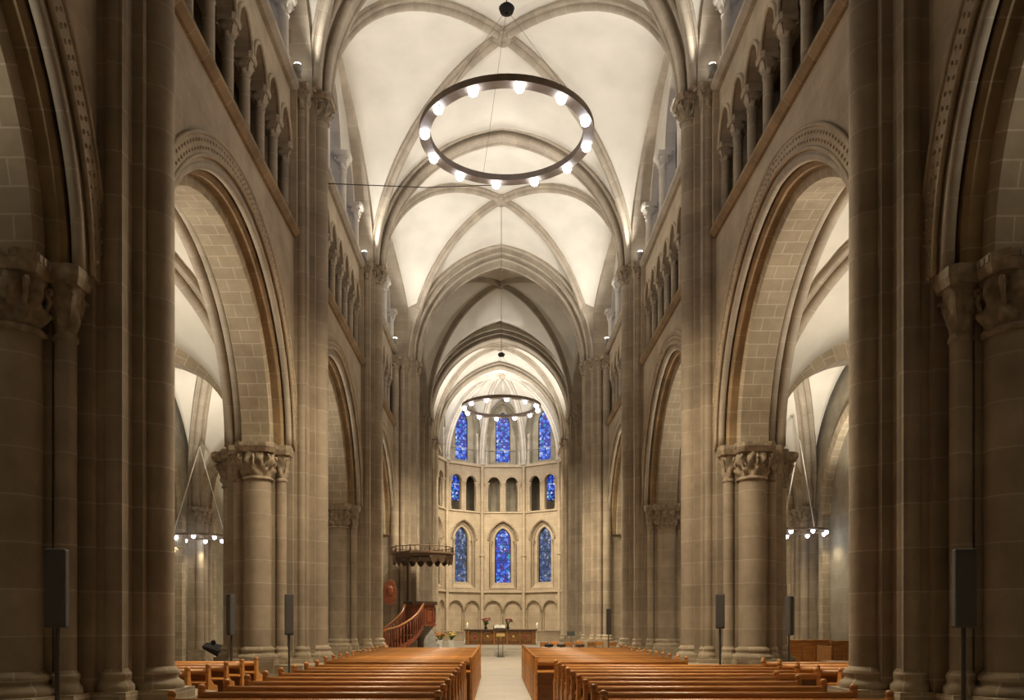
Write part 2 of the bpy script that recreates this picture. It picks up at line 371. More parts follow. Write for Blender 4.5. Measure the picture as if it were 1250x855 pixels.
for sx,sname in ((-1,'left'),(1,'right')):
    W=empty('wall_'+sname,kind='structure'); dr=0 if sx>0 else -.24
    for b in range(4):
        y0,y1=P[b],P[b+1]; yc=(y0+y1)/2; hb=(y1-y0)/2
        Mf=side_map(sx,WP,yc)
        mb=MB(); arch_panel(mb,Mf,-hb,hb,ZA,ZS1,0,4.05,ZA,4.3+dr,WB-WP,18)
        mb.build('arcade_wall',M['wall'],W)
        # inner soffit order of big ashlar blocks
        pts=[(sx*(WP+.75),yc+s,z) for (s,z) in pointed(3.68,3.95+dr,20,ZA)]
        mb=MB(); mb.sweep(pts,(1,0,0),[(-.33,0),(.33,0),(.36,.05),(.40,.5),(-.40,.5),(-.36,.05)])
        o=mb.build('soffit_arch',M['ashlar'],W)
        # ochre moulded outer order: roll, hollow, roll
        pts=[(sx*(WP+.17),yc+s,z) for (s,z) in pointed(3.98,4.24+dr,22,ZA)]
        mb=MB()
        mr_=MB(); mr_.sweep(pts,(1,0,0),circ(-.12*sx,.02,.075,10),smooth=True); mr_.build('arch_roll',M['rib'],W)
        mb.sweep(pts,(1,0,0),[(-.02*sx,-.06),(.03*sx,-.12),(.22*sx,-.12),(.22*sx,.12),(-.02*sx,.12)])
        mb.build('arch_moulding',M['ochre'],W)
        pts=[(sx*(WP+1.4),yc+s,z) for (s,z) in pointed(3.92,4.18+dr,20,ZA)]
        mb=MB(); mb.sweep(pts,(1,0,0),circ(-.16*sx,.03,.1,10),smooth=True); mb.sweep(pts,(1,0,0),circ(.06*sx,.0,.12,10),smooth=True)
        mb.build('aisle_arch_moulding',M['rib'],W)
        # hood with a running bead ornament
        hp=pointed(4.3,4.55+dr*.9,26,ZA)
        mb=MB(); pts=[(sx*(WP-.03),yc+s,z) for (s,z) in hp]
        mb.sweep(pts,(1,0,0),[(-.02*sx,-.16),(.04*sx,-.16),(.04*sx,.16),(-.02*sx,.16)])
        mb.sweep(pts,(1,0,0),circ(-.02*sx,-.17,.035,8),smooth=True)
        mb.sweep(pts,(1,0,0),circ(-.02*sx,.17,.035,8),smooth=True)
        mb.build('hood_mould',M['wall'],W)
        mb=MB(); L=0; nxt=0
        for (a,c) in zip(hp[:-1],hp[1:]):
            l=math.hypot(c[0]-a[0],c[1]-a[1])
            while nxt<L+l:
                k=(nxt-L)/l; s_=a[0]+(c[0]-a[0])*k; z_=a[1]+(c[1]-a[1])*k
                dx,dz=(c[0]-a[0])/l,(c[1]-a[1])/l
                for q in (-.06,.06):
                    mb.ball((sx*(WP-.05),yc+s_-dz*q,z_+dx*q),.03,6,4)
                nxt+=.15
            L+=l
        mb.build('bead_ornament',M['wall'],W)
        # string courses
        mb=MB()
        for (z,d) in ((ZS1,.16),):
            mb.sweep([(sx*WP,y0+.5,z),(sx*WP,y1-.5,z)],(1,0,0),[(sx*u_,w_) for (u_,w_) in ((.1,-.1),(-d*.4,-.1),(-d,.0),(-d,.08),(.1,.14))])
        mb.build('string_course',M['ochre'],W)
        # triforium
        if b>=1:
            T=MB(); n=8; y_a=y0+.75; p=(y1-y0-1.5)/n
            for k in range(n):
                Mk=side_map(sx,WP+.05,y_a+p*(k+.5))
                arch_panel(T,Mk,-p/2,p/2,13.45,ZS2,0,p/2-.1,13.45,.62,.32,8)
            T.box(sx*(WP-.1) if sx>0 else sx*(WP+.37),sx*(WP+.37) if sx>0 else sx*(WP-.1),y0,y_a,ZS1,ZS2)
            T.box(sx*(WP-.1) if sx>0 else sx*(WP+.37),sx*(WP+.37) if sx>0 else sx*(WP-.1),y1-.75,y1,ZS1,ZS2)
            t_=T.build('triforium_arcade',M['wall'],W)
            for k in range(n+1):
                c=MB(); yy=y_a+p*k; xx=sx*(WP+.2)
                c.lathe(xx,yy,base_prof(.11,ZS1+.12,ZS1+.42),14); shaft(c,xx,yy,.11,ZS1+.42,13.0)
                capital(c,xx,yy,13.0,13.46,.11,.19,.22,2,20)
                c.build('colonnette',M['drum'],t_)
            R=MB()
            for k in range(n):
                R.sweep([(sx*(WP+.03),y_a+p*(k+.5)+s,z) for (s,z) in pointed(p/2-.07,.66,8,13.46)],(1,0,0),circ(0,0,.05,6),smooth=True)
            R.build('arch_roll',M['wall'],t_)
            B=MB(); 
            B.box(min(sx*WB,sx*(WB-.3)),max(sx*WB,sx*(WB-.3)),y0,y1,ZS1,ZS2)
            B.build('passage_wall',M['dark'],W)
        else:
            B=MB(); B.box(min(sx*WP,sx*WB),max(sx*WP,sx*WB),y0-6,y1,ZS1,22); B.box(min(sx*WP,sx*WB),max(sx*WP,sx*WB),-5,y0,0,ZS1)
            B.build('upper_wall',M['wall'],W)
        # upper string and clerestory
        mb=MB(); mb.sweep([(sx*WP,y0+.4,ZS2),(sx*WP,y1-.4,ZS2)],(1,0,0),[(sx*u_,w_) for (u_,w_) in ((1.5,-.08),(-.05,-.08),(-.16,.0),(-.16,.09),(1.5,.12))])
        mb.build('string_course',M['rib'],W)
        if b>=1:
            C=MB(); ob=6.05
            arch_panel(C,side_map(sx,WP+.15,yc),-1.45,1.45,ZS2,20.4,0,1.2,17.3,1.9,.35,10)
            for q in (-1,1):
                arch_panel(C,side_map(sx,WP+.15,yc+q*2.6),-1.15,1.15,ZS2,20.4,0,1.0,16.85,1.3,.35,10)
                a,b_=sorted((yc+q*3.75,yc+q*hb)); C.box(min(sx*(WP+.15),sx*(WP+.5)),max(sx*(WP+.15),sx*(WP+.5)),a,b_,ZS2,20.4)
            c_=C.build('clerestory_arcade',M['pale'],W)
            for (q,zc) in ((-1.32,17.3),(1.32,17.3),(-3.72,16.85),(3.72,16.85)):
                k=MB(); xx=sx*(WP+.12); yy=yc+q
                k.lathe(xx,yy,base_prof(.14,ZS2+.12,ZS2+.5),14); shaft(k,xx,yy,.14,ZS2+.5,zc-.55); capital(k,xx,yy,zc-.55,zc,.14,.25,.3,2,22)
                k.build('colonnette',M['pale'],c_)
            G=MB(); MG=side_map(sx,WP+1.3,yc)
            G2=MB(); arch_panel(G2,MG,-1.4,1.4,ZS2,20.6,0,.95,17.2,1.7,.3,10,base=ZS2+.5)
            for q in (-1,1): arch_panel(G2,side_map(sx,WP+1.3,yc+q*2.9),-1.5,1.5,ZS2,20.6,0,.7,16.7,1.0,.3,10,base=ZS2+.5)
            for q in (-1,1):
                a,b_=sorted((yc+q*4.4,yc+q*hb)); G2.box(min(sx*(WP+1.3),sx*(WP+1.6)),max(sx*(WP+1.3),sx*(WP+1.6)),a,b_,ZS2,20.6)
            G2.build('clerestory_wall',M['pale'],W)
            pane(G,MG,0,.97,ZS2+.48,17.2,1.72,.14)
            for q in (-1,1): pane(G,side_map(sx,WP+1.3,yc+q*2.9),0,.72,ZS2+.48,16.7,1.02,.14)
            G.build('clerestory_glass',M['skyglass'],W)

# ------------------------------------------------------------------ vaults
def rib_profile(w,h):
    return [(-w*.5,-h),(-w*.5,-.02),(-w*.34,.0),(-w*.30,.10),(-w*.12,.13),(0,.20),(w*.12,.13),(w*.30,.10),(w*.34,0),(w*.5,-.02),(w*.5,-h)]
def sweep_rib(mb,pts,w=.36,h=.3,roll=.11):
    """moulded rib: chamfered block with a roll along its soffit; path in any vertical plane"""
    pts=[V(p) for p in pts]; d=pts[-1]-pts[0]; d.z=0; bi=V((d.y,-d.x,0)).normalized()
    if d.length<1e-6: bi=V((0,1,0))
    # normal pointing to the room is -(outward); bi x t gives a consistent side, test it
    t=(pts[1]-pts[0]).normalized(); n=bi.cross(t); c=(pts[-1]-pts[0]); c.z=0
    sgn=1 if n.dot(c)>0 else -1      # room side is towards the crown at the springing
    prof=[(-w/2,-sgn*h),(-w/2,sgn*.0),(-w*.3,sgn*.07),(w*.3,sgn*.07),(w/2,0),(w/2,-sgn*h)]
    mb.sweep(pts,bi,prof)
    mb.sweep(pts,bi,circ(0,sgn*.10,roll,10),smooth=True)
    for q in (-1,1): mb.sweep(pts,bi,circ(q*w*.42,sgn*.0,roll*.5,8),smooth=True)
def web(mb,A,B,bulge=.0,m=6):
    rows=[]
    for a,b in zip(A,B):
        a=V(a);b=V(b); L=(b-a).length
        rows.append([a.lerp(b,j/m)+V((0,0,bulge*L*4*(j/m)*(1-j/m))) for j in range(m+1)])
    mb.grid(rows,lambda i,j:(j*.3,i*.3))
def arch3(f0,half,zs,rise,n=14):
    """pointed arch points mapped by f0(s,z)"""
    return [V(f0(s,z)) for (s,z) in pointed(half,rise,n,zs)]
def vault_bay(y0,y1,hx0,hx1,z0,zk,hwall,mat,zt0,zt1,ribs=True,wall_apex=None,inset=.42,key=True):
    """one quadripartite bay: webs, diagonal ribs, keystone. hx0/hx1 half widths at each end; zt crown of the transverse arches"""
    C=empty('ceiling',kind='structure'); ym=(y0+y1)/2; n=14
    ya,yb=y0+inset,y1-inset
    zw=wall_apex or zk-.2
    corners={(-1,0):V((-hx0,ya,z0)),(1,0):V((hx0,ya,z0)),(-1,1):V((-hx1,yb,z0)),(1,1):V((hx1,yb,z0))}
    top=V((0,ym,zk+.16)); wm=MB()
    dg={k:half_ellipse(c,top,n) for k,c in corners.items()}
    for e,(yy,hx,zt) in enumerate(((ya,hx0,zt0),(yb,hx1,zt1))):
        A=arch3(lambda s,z:(s,yy,z),hx,z0,zt+.12-z0,n)
        web(wm,A[:n+1],dg[(-1,e)],.015); web(wm,list(reversed(A))[:n+1],dg[(1,e)],.015)
    for sx in (-1,1):
        # wall arch
        hl=(yb-ya)/2; A=[]
        for (s,z) in pointed(hl,max(zw-z0,hl*1.001),n,z0):
            k=(s+hl)/(2*hl); hx=hx0+(hx1-hx0)*k
            A.append(V((sx*(hx+(hwall-hx)*sin(pi*k)),ya+2*hl*k,z)))
        web(wm,A[:n+1],dg[(sx,0)],.015); web(wm,list(reversed(A))[:n+1],dg[(sx,1)],.015)
    w_=wm.build('vault_web',mat,C)
    so=w_.modifiers.new('s','SOLIDIFY'); so.thickness=.2; so.offset=0
    if ribs:
        for k,c in corners.items():
            r=MB(); pts=half_ellipse(c-V((k[0]*.12,0,0)),V((0,ym,zk)),18); sweep_rib(r,pts); r.build('diagonal_rib',M['rib'],C)
        for sx in (-1,1):
            hl=(yb-ya)/2; pts=[]
            for (q,z) in pointed(hl,max(zw-z0,hl*1.001),16,z0):
                k=(q+hl)/(2*hl); hx=hx0+(hx1-hx0)*k
                pts.append((sx*(hx+(hwall-hx)*sin(pi*k)),ya+2*hl*k,z-.05))
            r=MB(); r.sweep(pts,(sx,0,0),[(-.1,-.16),(.7,-.16),(.7,.16),(-.1,.16)])
            r.sweep(pts,(sx,0,0),circ(-.08,0,.09,8),smooth=True)
            r.build('wall_rib',M['rib'],C)
        if key:
            kb=MB(); kb.lathe(0,ym,[(.02,zk-.26),(.20,zk-.25),(.27,zk-.16),(.27,zk-.02),(.34,zk+.02),(.34,zk+.2)],20)
            kb.lathe(0,ym,[(.015,zk-.30),(.08,zk-.3),(.08,zk-.25)],12)
            kb.build('keystone',M['rib'],C)
    return C
def transverse(C,y,half,z0,rise,w=.8,dep=.55,steps=2,mat=None,name='transverse_arch'):
    mb=MB(); base=pointed(half,rise,20,z0)
    # central block order and two setback rolls
    pts=[(s,y,z) for (s,z) in base]
    # outward normal for binormal +y: bi x t with t going +x rising -> y x t ; test sign
    def sw(h,r,prof,smooth=False):
        mb.sweep([(s,y,z) for (s,z) in pointed(h,r,20,z0)],(0,1,0),prof,smooth=smooth)
    sg=1   # y x t (t = -x..+x upward start z) : y x z = x -> towards centre at the left springing
    sw(half,rise,[(-w*.28,0),(w*.28,0),(w*.28,-dep*sg),(-w*.28,-dep*sg)])
    sw(half+.2,rise+.2,[(-w*.5,0),(w*.5,0),(w*.5,-dep*sg),(-w*.5,-dep*sg)])
    for q in (-1,1):
        sw(half+.03,rise+.03,circ(q*w*.28,0,.085,10),True)
        sw(half+.22,rise+.22,circ(q*w*.47,0,.07,10),True)
        if steps>2: sw(half+.45,rise+.45,circ(q*w*.62,0,.09,10),True)
    if steps>2: sw(half+.42,rise+.42,[(-w*.66,0),(w*.66,0),(w*.66,-dep*sg),(-w*.66,-dep*sg)])
    return mb.build(name,mat or M['rib'],C)

CE=[]
for b in range(0,4):
    h1=4.85 if b<3 else 4.5
    C=vault_bay(P[b],P[b+1],4.85,h1,ZC if b<3 else 14.9,ZK,WP+.12,M['plaster'],20.1,20.1,ribs=b>0)
    if 1<=b<3: transverse(C,P[b+1],4.45,ZC,4.9)
    if b==0: transverse(C,P[1],4.45,ZC,4.9)
    if b==3: transverse(C,P[4],4.05,14.65,5.05,w=1.5,dep=.7,steps=3)
    CE.append(C)
Cx=vault_bay(P[4],P5,4.45,4.55,14.7,20.9,5.2,M['plaster'],20.1,20.2,inset=.8,wall_apex=20.0)
transverse(Cx,P5,4.3,14.6,4.95,w=1.5,dep=.7,steps=3)
Cc=vault_bay(P5,P6,4.75,4.6,14.6,20.2,5.1,M['plaster'],20.0,20.0,inset=.5,wall_apex=19.2)
transverse(Cc,P6,4.3,14.5,5.2,w=.8,dep=.5)

# ------------------------------------------------------------------ aisles
def aisle_bay(sx,y0,y1):
    C=empty('ceiling_aisle',kind='structure'); n=12; ym=(y0+y1)/2; z0=ZA
    xa,xb=6.6,XO-.15; xm=(xa+xb)/2; hx=(xb-xa)/2; zk=10.7
    ya,yb=y0+.32,y1-.32; hl=(yb-ya)/2
    top=V((sx*xm,ym,zk+.1)); wm=MB()
    c={(i,j):V((sx*x,y,z0)) for i,x in enumerate((xa,xb)) for j,y in enumerate((ya,yb))}
    dg={k:half_ellipse(v,top,n) for k,v in c.items()}
    for j,yy in enumerate((ya,yb)):
        A=arch3(lambda s,z:(sx*(xm+s),yy,z),hx,z0,3.0,n)
        web(wm,A[:n+1],dg[(0,j)],.03); web(wm,list(reversed(A))[:n+1],dg[(1,j)],.03)
    for i,x in enumerate((xa,xb)):
        A=[V((sx*x,ym+s,z)) for (s,z) in pointed(hl,hl*1.01,n,z0)]
        web(wm,A[:n+1],dg[(i,0)],.02); web(wm,list(reversed(A))[:n+1],dg[(i,1)],.02)
    o=wm.build('vault_web',M['plaster'],C); so=o.modifiers.new('s','SOLIDIFY'); so.thickness=.15; so.offset=0
    for k,v in c.items():
        r=MB(); sweep_rib(r,half_ellipse(v-V((sx*(.22 if k[0]==0 else 0),0,0)),top-V((0,0,.16)),18),.52,.3,.13); r.build('diagonal_rib',M['rib'],C)
    # plain transverse arch at the far pier line
    r=MB(); r.sweep([(sx*(xm)+s,y1,z) for (s,z) in pointed(hx-.06,2.4,14,z0)],(0,1,0),[(-.36,0),(.36,0),(.36,-.5),(-.36,-.5)])
    r.build('transverse_arch',M['ashlar'],C)
    kb=MB(); kb.lathe(sx*xm,ym,[(.02,zk-.3),(.2,zk-.28),(.25,zk-.1),(.25,zk+.1)],16); kb.build('keystone',M['rib'],C)
for sx in (-1,1):
    for b in range(4): aisle_bay(sx,P[b],P[b+1])
    sname='left' if sx<0 else 'right'
    A=empty('wall_aisle_'+sname,kind='structure')
    for b in range(4):
        yc=(P[b]+P[b+1])/2; hb=(P[b+1]-P[b])/2
        mb=MB(); arch_panel(mb,side_map(sx,XO,yc),-hb,hb,0,12,0,1.5,6.6,2.2,.5,12,base=4.2)
        mb.build('outer_wall',M['aisle'],A)
        mb=MB(); arch_panel(mb,side_map(sx,XO+.5,yc),-2.2,2.2,3.6,9.6,0,.55,7.0,1.0,.3,10,base=4.6)
        mb.build('window_wall',M['aisle'],A)
        g=MB(); pane(g,side_map(sx,XO+.5,yc),0,.57,4.58,7.0,1.02,.12); g.build('window_glass',M['deepglass'],A)
        r=MB(); r.sweep([(sx*(XO-.03),yc+s,z) for (s,z) in pointed(3.3,3.5,16,5.6)],(1,0,0),[(-.22,-.25),(.1,-.25),(.1,.12),(-.22,.12)])
        r.box(min(sx*(XO-.25),sx*XO),max(sx*(XO-.25),sx*XO),yc-3.55,yc-3.18,0,5.6)
        r.box(min(sx*(XO-.25),sx*XO),max(sx*(XO-.25),sx*XO),yc+3.18,yc+3.55,0,5.6)
        r.build('recess_arch',M['ashlar'],A)
        yy=P[b+1]
        r=MB(); r.box(min(sx*(XO-.35),sx*XO),max(sx*(XO-.35),sx*XO),yy-.55,yy+.55,0,ZA)
        for q in (-.48,0,.48): shaft(r,sx*(XO-.4),yy+q,.15,.8,5.5,12); 
        r.build('respond',M['drum'],A)
        r=MB()
        for q in (-.48,0,.48): capital(r,sx*(XO-.4),yy+q,5.5,ZA,.15,.25,.27,2,20)
        r.box(min(sx*(XO-.7),sx*XO),max(sx*(XO-.7),sx*XO),yy-.75,yy+.75,0,.8)
        r.build('respond_capital',M['carve'],A)
    mb=MB(); mb.box(min(sx*XO,sx*(XO+.5)),max(sx*XO,sx*(XO+.5)),-5,P[0],0,12); mb.build('outer_wall',M['aisle'],A)
# far closing walls of transepts and west end
for sx,sn in ((-1,'left'),(1,'right')):
    T=MB(); T.box(min(sx*XO,sx*(XO+.5)),max(sx*XO,sx*(XO+.5)),P[4],58,0,22)
    T.box(min(sx*5.4,sx*XO),max(sx*5.4,sx*XO),57.3,57.8,0,22)
    T.box(min(sx*WB,sx*XO),max(sx*WB,sx*XO),P[4]-.3,P[4]+.3,9.0,22)
    T.box(min(sx*5.2,sx*(XO+.5)),max(sx*5.2,sx*(XO+.5)),P[4],58,21.0,21.4)
    tag(T.build('wall_transept_'+sn,M['aisle']),kind='structure')
T=MB(); T.box(-12.2,12.2,-5.4,-5,0,22); tag(T.build('wall_west',M['darkwood']),kind='structure')  # unseen end wall, dark wood chosen to cut bounce onto the nearest piers
T=MB(); T.box(-12.2,12.2,-5,P[0]+.5,21.2,21.5)
tag(T.build('ceiling_west',M['plaster']),kind='structure')

# ------------------------------------------------------------------ piers
def nave_pier(name,sx,y,label,big=True):
    E=empty(name,(0,0,0),label,'pier','compound stone piers of the nave','structure')
    X=lambda x:sx*x
    def bx(mb,x0,x1,v0,v1,z0,z1): mb.box(min(X(x0),X(x1)),max(X(x0),X(x1)),y+v0,y+v1,z0,z1)
    c=MB()
    bx(c,WP,WB,-.72,.72,.9,ZA); bx(c,WP+.35,WB-.35,-1.0,1.0,.9,ZA); bx(c,4.88,WP+.1,-.62,.62,.9,ZC); bx(c,4.74,4.95,-.34,.34,.9,ZC)
    bx(c,WP+.03,WB-.03,-.76,.76,ZA+.01,ZC+6)
    c.build('core',M['drum'],E)
    sh=[(4.72,0,.235,ZC,True),(5.02,-.5,.15,ZC,True),(5.02,.5,.15,ZC,True)]
    lo=[(5.93,-1.12,.31),(5.93,1.12,.31),(5.42,-.93,.125),(5.42,.93,.125),(6.45,-.93,.125),(6.45,.93,.125),(6.92,0,.22),(6.72,-.5,.13),(6.72,.5,.13)]
    for (x,v,r,zt,_) in sh:
        m=MB(); shaft(m,X(x),y+v,r,1.2,zt-.6,20); m.build('vault_shaft',M['drum'],E)
        m=MB(); capital(m,X(x),y+v,zt-.6,zt,r,r*1.5,r*1.6 if r<.2 else r*1.7,2 if r<.2 else 4,32); m.build('vault_capital',M['carve'],E)
    for (x,v,r) in lo:
        m=MB(); shaft(m,X(x),y+v,r,1.2,ZA-.85,22); m.build('shaft',M['drum'],E)
        m=MB(); capital(m,X(x),y+v,ZA-.85,ZA,r,r*1.36 if r>.25 else r*1.65,r*1.5 if r>.25 else r*1.95,4 if r>.15 else 2,48 if r>.25 else 28); m.build('capital',M['carve'],E)
    b=MB()
    for (x,v,r) in [(a[0],a[1],a[2]) for a in sh]+lo:
        b.lathe(X(x),y+v,base_prof(r,.92,1.22),22)
        k=r*1.62; b.box(X(x)-k,X(x)+k,y+v-k,y+v+k,.78,.93)
    def octo(x0,x1,v,cc,z0,z1):
        q=[(x0+cc,-v),(x1-cc,-v),(x1,-v+cc),(x1,v-cc),(x1-cc,v),(x0+cc,v),(x0,v-cc),(x0,-v+cc)]
        b.prism([(X(a),y+d) for a,d in q],z0,z1)
    octo(4.3,7.35,1.62,.45,.55,.79); octo(4.22,7.42,1.70,.45,.42,.56); octo(4.12,7.5,1.8,.45,0,.43)
    b.build('plinth',M['ashlar'],E)
    return E
for i,(y,where) in enumerate(((P[1],'nearest and darkest'),(P[2],'second along, with lit foliage capitals'),(P[3],'third along, half hidden by the second'))):
    for sx,sn in ((-1,'left'),(1,'right')):
        nave_pier('compound_pier',sx,y,f'clustered stone pier on the {sn} side, {where}')

def cross_pier(sx,y,W,zc,label,n=5):
    E=empty('crossing_pier',(0,0,0),label,'pier','stone piers of the crossing and choir','structure')
    X=lambda x:sx*x
    c=MB()
    c.box(min(X(W+.45),X(6.9)),max(X(W+.45),X(6.9)),y-1.0,y+1.0,.9,zc+6)
    c.box(min(X(W+.1),X(W+.6)),max(X(W+.1),X(W+.6)),y-.6,y+.6,.9,zc); c.build('core',M['drum'],E)
    L=[(W+.2,0,.2),(W+.26,-.42,.13),(W+.26,.42,.13),(W+.5,-.72,.16),(W+.5,.72,.16),(W+.75,-.98,.13),(W+.75,.98,.13),(W+1.1,-1.08,.2)]
    b=MB()
    for (x,v,r) in L:
        m=MB(); shaft(m,X(x),y+v,r,1.2,zc-.6,14); m.build('shaft',M['drum'],E)
        m=MB(); capital(m,X(x),y+v,zc-.6,zc,r,r*1.5,r*1.7,2,24); m.build('capital',M['carve'],E)
        b.lathe(X(x),y+v,base_prof(r,.92,1.22),16)
    b.box(min(X(W-.15),X(7.1)),max(X(W-.15),X(7.1)),y-1.35,y+1.35,0,.92)
    b.build('plinth',M['ashlar'],E)
for sx,sn in ((-1,'left'),(1,'right')):
    cross_pier(sx,P[4],4.05,14.65,f'pale multi-shafted crossing pier on the {sn}, west of the altar'+(' beside the pulpit' if sx<0 else ' behind the wooden chairs'))
    cross_pier(sx,P5,4.3,14.6,f'pale multi-shafted choir pier on the {sn}, behind the altar line')
    # choir pier at the apse mouth and side walls
    E=empty('choir_pier',(0,0,0),f'slender shaft cluster on the {sn} framing the mouth of the apse','pier','stone piers of the crossing and choir','structure')
    m=MB(); m.box(min(sx*4.75,sx*5.9),max(sx*4.75,sx*5.9),P6-.5,P6+.5,.4,20); m.build('core',M['apse'],E)
    for (x,v,r) in ((4.5,0,.2),(4.68,-.35,.13),(4.68,.35,.13)):
        m=MB(); m.lathe(sx*x,P6+v,base_prof(r,.6,1.0),14); shaft(m,sx*x,P6+v,r,1.0,13.9,14); m.build('shaft',M['apse'],E)
        m=MB(); capital(m,sx*x,P6+v,13.9,14.5,r,r*1.5,r*1.7,2,24); m.build('capital',M['carve'],E)
    m=MB(); m.box(min(sx*4.25,sx*5.9),max(sx*4.25,sx*5.9),P6-.7,P6+.7,.4,.62); m.build('plinth',M['ashlar'],E)
    w=MB(); w.box(min(sx*5.15,sx*5.6),max(sx*5.15,sx*5.6),P5,P6,.4,20.5)
    w.box(min(sx*5.25,sx*5.75),max(sx*5.25,sx*5.75),P6,60.9,.4,20.5)
    w.box(min(sx*4.32,sx*5.3),max(sx*4.32,sx*5.3),P6+.45,60.6,14.38,14.6); w.box(min(sx*4.75,sx*5.2),max(sx*4.75,sx*5.2),P5+1.15,P6-.6,14.4,14.66)
    tag(w.build('wall_choir_'+sn,M['apse']),kind='structure')

# ------------------------------------------------------------------ apse
AX,AY,AP,SD=.3,60.7,5.34,1.735
AR=AP/cos(radians(18)); FZ=.42
def facet(th):
    sn,cs=sin(th),cos(th)
    return lambda s,z,n:(AX+(AP+n)*sn+s*cs,AY+(AP+n)*cs-s*sn,z)
Wap=empty('wall_apse',kind='structure')
win=0
for k in range(-2,3):
    th=radians(36*k); Mf=facet(th)
    # blind arcade
    m=MB()
    for q in (-1,1): arch_panel(m,Mf,q*.8675-.8675,q*.8675+.8675,FZ,4.2,q*.8,.66,2.85,.67,.16,10)
    def shifted(n0): return lambda s,z,n:Mf(s,z,n+n0)
    B=shifted(.16); m.hexa([B(-1.85,FZ,0),B(1.85,FZ,0),B(1.85,FZ,.4),B(-1.85,FZ,.4),B(-1.85,4.2,0),B(1.85,4.2,0),B(1.85,4.2,.4),B(-1.85,4.2,.4)])
    m.build('blind_arcade',M['apse'],Wap)
    m=MB()
    for q in (-1,1):
        pts=[Mf(q*.8+s,z,-.02) for (s,z) in pointed(.7,.71,10,2.85)]
        m.tube(pts,.055,8)
    for q in (0,):
        x,y,_=Mf(0,0,-.03); m.lathe(x,y,[(.07,FZ+.3),(.07,2.5)],10); capital(m,x,y,2.5,2.86,.07,.13,.15,2,16)
    m.build('blind_arcade_moulding',M['carve'],Wap)
    # strings
    for (z,d,h) in ((4.27,.16,.16),(10.72,.14,.14),(14.5,.28,.24)):
        m=MB(); m.hexa([Mf(-1.74,z-h/2,-d),Mf(1.74,z-h/2,-d),Mf(1.85,z-h/2,.3),Mf(-1.85,z-h/2,.3),Mf(-1.74,z+h/2,-d*.7),Mf(1.74,z+h/2,-d*.7),Mf(1.85,z+h/2,.3),Mf(-1.85,z+h/2,.3)])
        m.build('string_course',M['apse'],Wap,.03)
    # window storey
    m=MB(); arch_panel(m,Mf,-SD,SD,4.2,10.8,0,1.12,8.45,1.5,.3,12,base=4.55)
    I=shifted(.3); arch_panel(m,I,-1.3,1.3,4.2,10.8,0,.66,8.5,1.0,.5,12,base=5.0)
    # splay between the two openings (sill)
    m.hexa([Mf(-1.1,4.5,.0),Mf(1.1,4.5,.0),Mf(.7,4.5,.5),Mf(-.7,4.5,.5),Mf(-1.1,4.56,.0),Mf(1.1,4.56,.0),Mf(.7,5.05,.5),Mf(-.7,5.05,.5)])
    m.build('window_storey',M['apse'],Wap)
    m=MB(); pts=[Mf(s,z,-.02) for (s,z) in pointed(1.2,1.58,14,8.45)]; m.tube(pts,.07,8)
    pts=[Mf(s,z,.28) for (s,z) in pointed(.98,1.36,14,8.45)]; m.tube(pts,.08,8)
    for q in (-1,1):
        x,y,_=Mf(q*1.0,0,.16); m.lathe(x,y,[(.12,4.55),(.085,4.75),(.085,8.0)],12); capital(m,x,y,8.0,8.45,.085,.15,.17,2,18)
    m.build('window_shaft',M['carve'],Wap)
    win+=1
    w=empty(f'window_{win}',kind='structure')
    g=MB(); pane(g,I,0,.67,4.98,8.5,1.02,.3); g.build('stained_glass',M['blueglass'] if k==0 else M['greyglass'],w)
    fr=MB(); pts=[I(-.63,5.0,.26)]+[I(s,z,.26) for (s,z) in pointed(.63,.97,12,8.5)]+[I(.63,5.0,.26),I(-.63,5.0,.26)]
    fr.tube(pts,.04,6)
    fr.build('frame',M['black'],w)
    # triforium
    m=MB()
    for q in (-1,1): arch_panel(m,Mf,q*.8675-.8675,q*.8675+.8675,10.78,14.4,q*.72,.5,13.1,.52,.3,10)
    m.build('triforium_arcade',M['apse'],Wap)
    m=MB()
    for q in (-1,0,1):
        x,y,_=Mf(q*1.3,0,.05); m.lathe(x,y,base_prof(.11,10.8,11.05),12); shaft(m,x,y,.11,11.0,12.65,12); capital(m,x,y,12.65,13.12,.11,.19,.22,2,18)
    for q in (-1,1): m.tube([Mf(q*.72+s,z,-.01) for (s,z) in pointed(.54,.56,10,13.1)],.06,8)
    m.build('triforium_colonnettes',M['apse'],Wap)
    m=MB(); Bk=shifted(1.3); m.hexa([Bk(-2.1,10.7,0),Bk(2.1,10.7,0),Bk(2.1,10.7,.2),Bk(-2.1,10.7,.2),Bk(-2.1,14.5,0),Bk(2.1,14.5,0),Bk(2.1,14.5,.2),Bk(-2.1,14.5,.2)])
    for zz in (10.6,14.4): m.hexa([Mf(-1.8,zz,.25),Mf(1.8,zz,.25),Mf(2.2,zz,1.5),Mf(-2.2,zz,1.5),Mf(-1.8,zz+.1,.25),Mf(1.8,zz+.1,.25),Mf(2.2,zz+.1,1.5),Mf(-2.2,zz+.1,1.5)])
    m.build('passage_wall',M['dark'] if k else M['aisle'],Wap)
    if abs(k)==1:
        win+=1; w=empty(f'window_{win}',kind='structure'); g=MB(); pane(g,Bk,-.1 if k<0 else .1,.42,11.75,13.2,.6,-.08); g.build('stained_glass',M['blueglass'],w)
    # upper storey
    m=MB(); arch_panel(m,Mf,-SD,SD,14.5,21,0,1.17,17.9,1.75,.35,12)
    I=shifted(.35); arch_panel(m,I,-1.4,1.4,14.5,21,0,.6,17.9,1.1,.4,12,base=14.9)
    m.build('clerestory_storey',M['aisle'],Wap)
    win+=1; w=empty(f'window_{win}',kind='structure'); g=MB(); pane(g,I,0,.61,14.88,17.9,1.12,.1); g.build('stained_glass',M['blueglass'],w)
